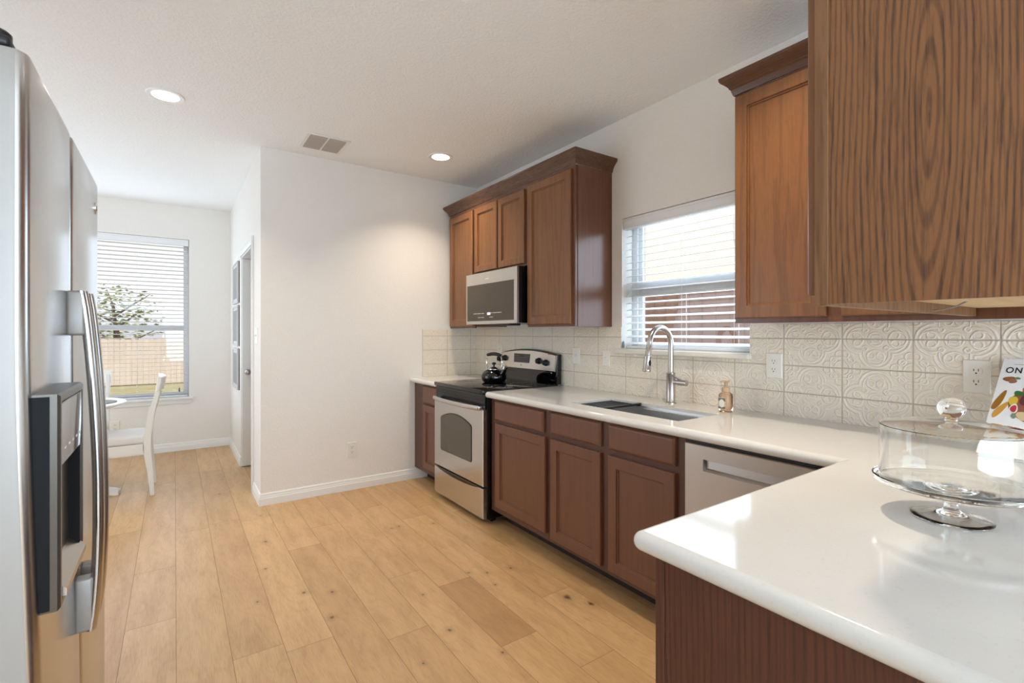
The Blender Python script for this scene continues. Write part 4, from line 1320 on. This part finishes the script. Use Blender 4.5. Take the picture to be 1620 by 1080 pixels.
def fence(label, horiz, pos, a0, a1, z0, z1, m, face):
    c = (pos, (a0 + a1) / 2, z0) if horiz == 'y' else ((a0 + a1) / 2, pos, z0)
    t = thing('wooden_fence', label, 'fence', c)

    def bx(bm, s0, s1, d0, d1, za, zb):
        if horiz == 'y': box(bm, pos + min(d0, d1), pos + max(d0, d1), s0, s1, za, zb)
        else: box(bm, s0, s1, pos + min(d0, d1), pos + max(d0, d1), za, zb)
    bm = B(); s = a0
    while s < a1:
        j = random.uniform(-0.012, 0.012)
        bx(bm, s, s + 0.136, 0 + j * 0.3, 0.018 + j * 0.3, z0 + 0.03, z1 + j); s += 0.142
    link('pickets', bm, m, t)
    for z in (z0 + 0.3, z1 - 0.3):
        bm = B(); bx(bm, a0, a1, face * 0.001 + (0.018 if face > 0 else -0.004), (0.056 if face > 0 else -0.042), z, z + 0.09); link('rail', bm, m, t)
    s = a0 + 0.6
    while s < a1:
        bm = B(); bx(bm, s, s + 0.09, (0.057 if face > 0 else -0.043), (0.147 if face > 0 else -0.133), z0, z1 - 0.05); link('post', bm, m, t); s += 2.4
    return t


M_FR = mat('red_cedar', (130, 102, 88), 0.85, fn=fence_fn((108, 80, 66), (156, 128, 112), 'y'))
M_FT = mat('weathered_cedar', (186, 164, 142), 0.85, fn=fence_fn((186, 168, 154), (228, 216, 206), 'x'))
fence('reddish brown wooden fence outside the sink window', 'y', 4.2, -1.0, 8.5, GZ, 1.77, M_FR, 1)
fence('pale tan wooden fence beyond the breakfast nook window', 'x', 19.0, -14, 6, GZ, 1.13, M_FT, 1)


def stone_fn():
    c = ocoord()
    n = noise(mapping(c, (1, 1, 2.2)), 2.2, 5, 0.6)
    x, y, z = sep(c)
    lap = fract(z * 6.0)
    return {'Base Color': mixc(n, s2l((228, 223, 213)), s2l((242, 239, 232))), 'Normal': bump(lap, 0.5, 0.02)}


t = thing('neighbour_house', 'cream sided neighbouring house behind the reddish fence', 'house', (8.0, 3.5, GZ))
part('wall', mat('cream_siding', (234, 228, 216), 0.8, fn=stone_fn), t, (7.0, 12.0, -3.0, 7.6, GZ, 4.6))
bm = B(); rings(bm, [[(6.6, y, 4.6), (12.4, y, 4.6), (9.5, y, 6.6)] for y in (-3.4, 8.0)]); link('roof', bm, mat('grey_shingle', (130, 126, 124), 0.9), t)
wp = part('window_frame', M_VINYL, t, (6.96, 7.0, 3.2, 4.15, 2.75, 3.15)); part('pane', mat('house_glass', (150, 170, 190), 0.1), wp, (6.95, 6.96, 3.25, 4.1, 2.79, 3.11))

LEAF = [mat('leaf_green', (96, 112, 66), 0.7), mat('leaf_pale', (138, 146, 96), 0.7)]


def tree(label, x, y, h, rad, m, n, name='tree', group='trees beyond the tan fence'):
    t = thing(name, label, 'tree', (x, y, GZ), group)
    bm = B(); tube(bm, [(x, y, GZ), (x + 0.1, y, GZ + h * 0.4), (x - 0.05, y, GZ + h * 0.75)], [0.13, 0.09, 0.03], 8)
    for k in range(7):
        a = k * 2.4; z = GZ + h * (0.3 + 0.07 * k)
        tube(bm, [(x, y, z), (x + rad * 0.5 * math.cos(a), y + rad * 0.5 * math.sin(a), z + h * 0.14), (x + rad * 0.8 * math.cos(a), y + rad * 0.8 * math.sin(a), z + h * 0.22)], [0.04, 0.025, 0.01], 6)
    link('trunk', bm, mat('bark', (104, 92, 82), 0.9), t)
    bm = B()
    for i in range(n):
        v = Vector((random.gauss(0, 1), random.gauss(0, 1), random.gauss(0, 1))).normalized() * (random.random() ** 0.4)
        c = Vector((x + v.x * rad, y + v.y * rad, GZ + h * 0.62 + v.z * h * 0.38))
        s = random.uniform(0.05, 0.12)
        R3 = Matrix.Rotation(random.uniform(0, 6.28), 3, 'Z') @ Matrix.Rotation(random.uniform(-1.2, 1.2), 3, 'X')
        q = [c + R3 @ Vector(p) for p in ((-s, 0, 0), (0, -s * 0.45, 0.01), (s, 0, 0), (0, s * 0.45, 0.01))]
        bm.faces.new([bm.verts.new(p) for p in q])
    link('foliage', bm, m, t, 0)


tree('leafy green tree above the tan fence, left in the nook window', -5.2, 21.5, 3.0, 1.7, LEAF[0], 2600)
tree('sparse pale tree above the tan fence, right in the nook window', -1.7, 21.6, 3.4, 1.5, LEAF[1], 900)
tree('leafy tree far left behind the tan fence', -9.4, 22.0, 3.4, 2.2, LEAF[0], 2200)
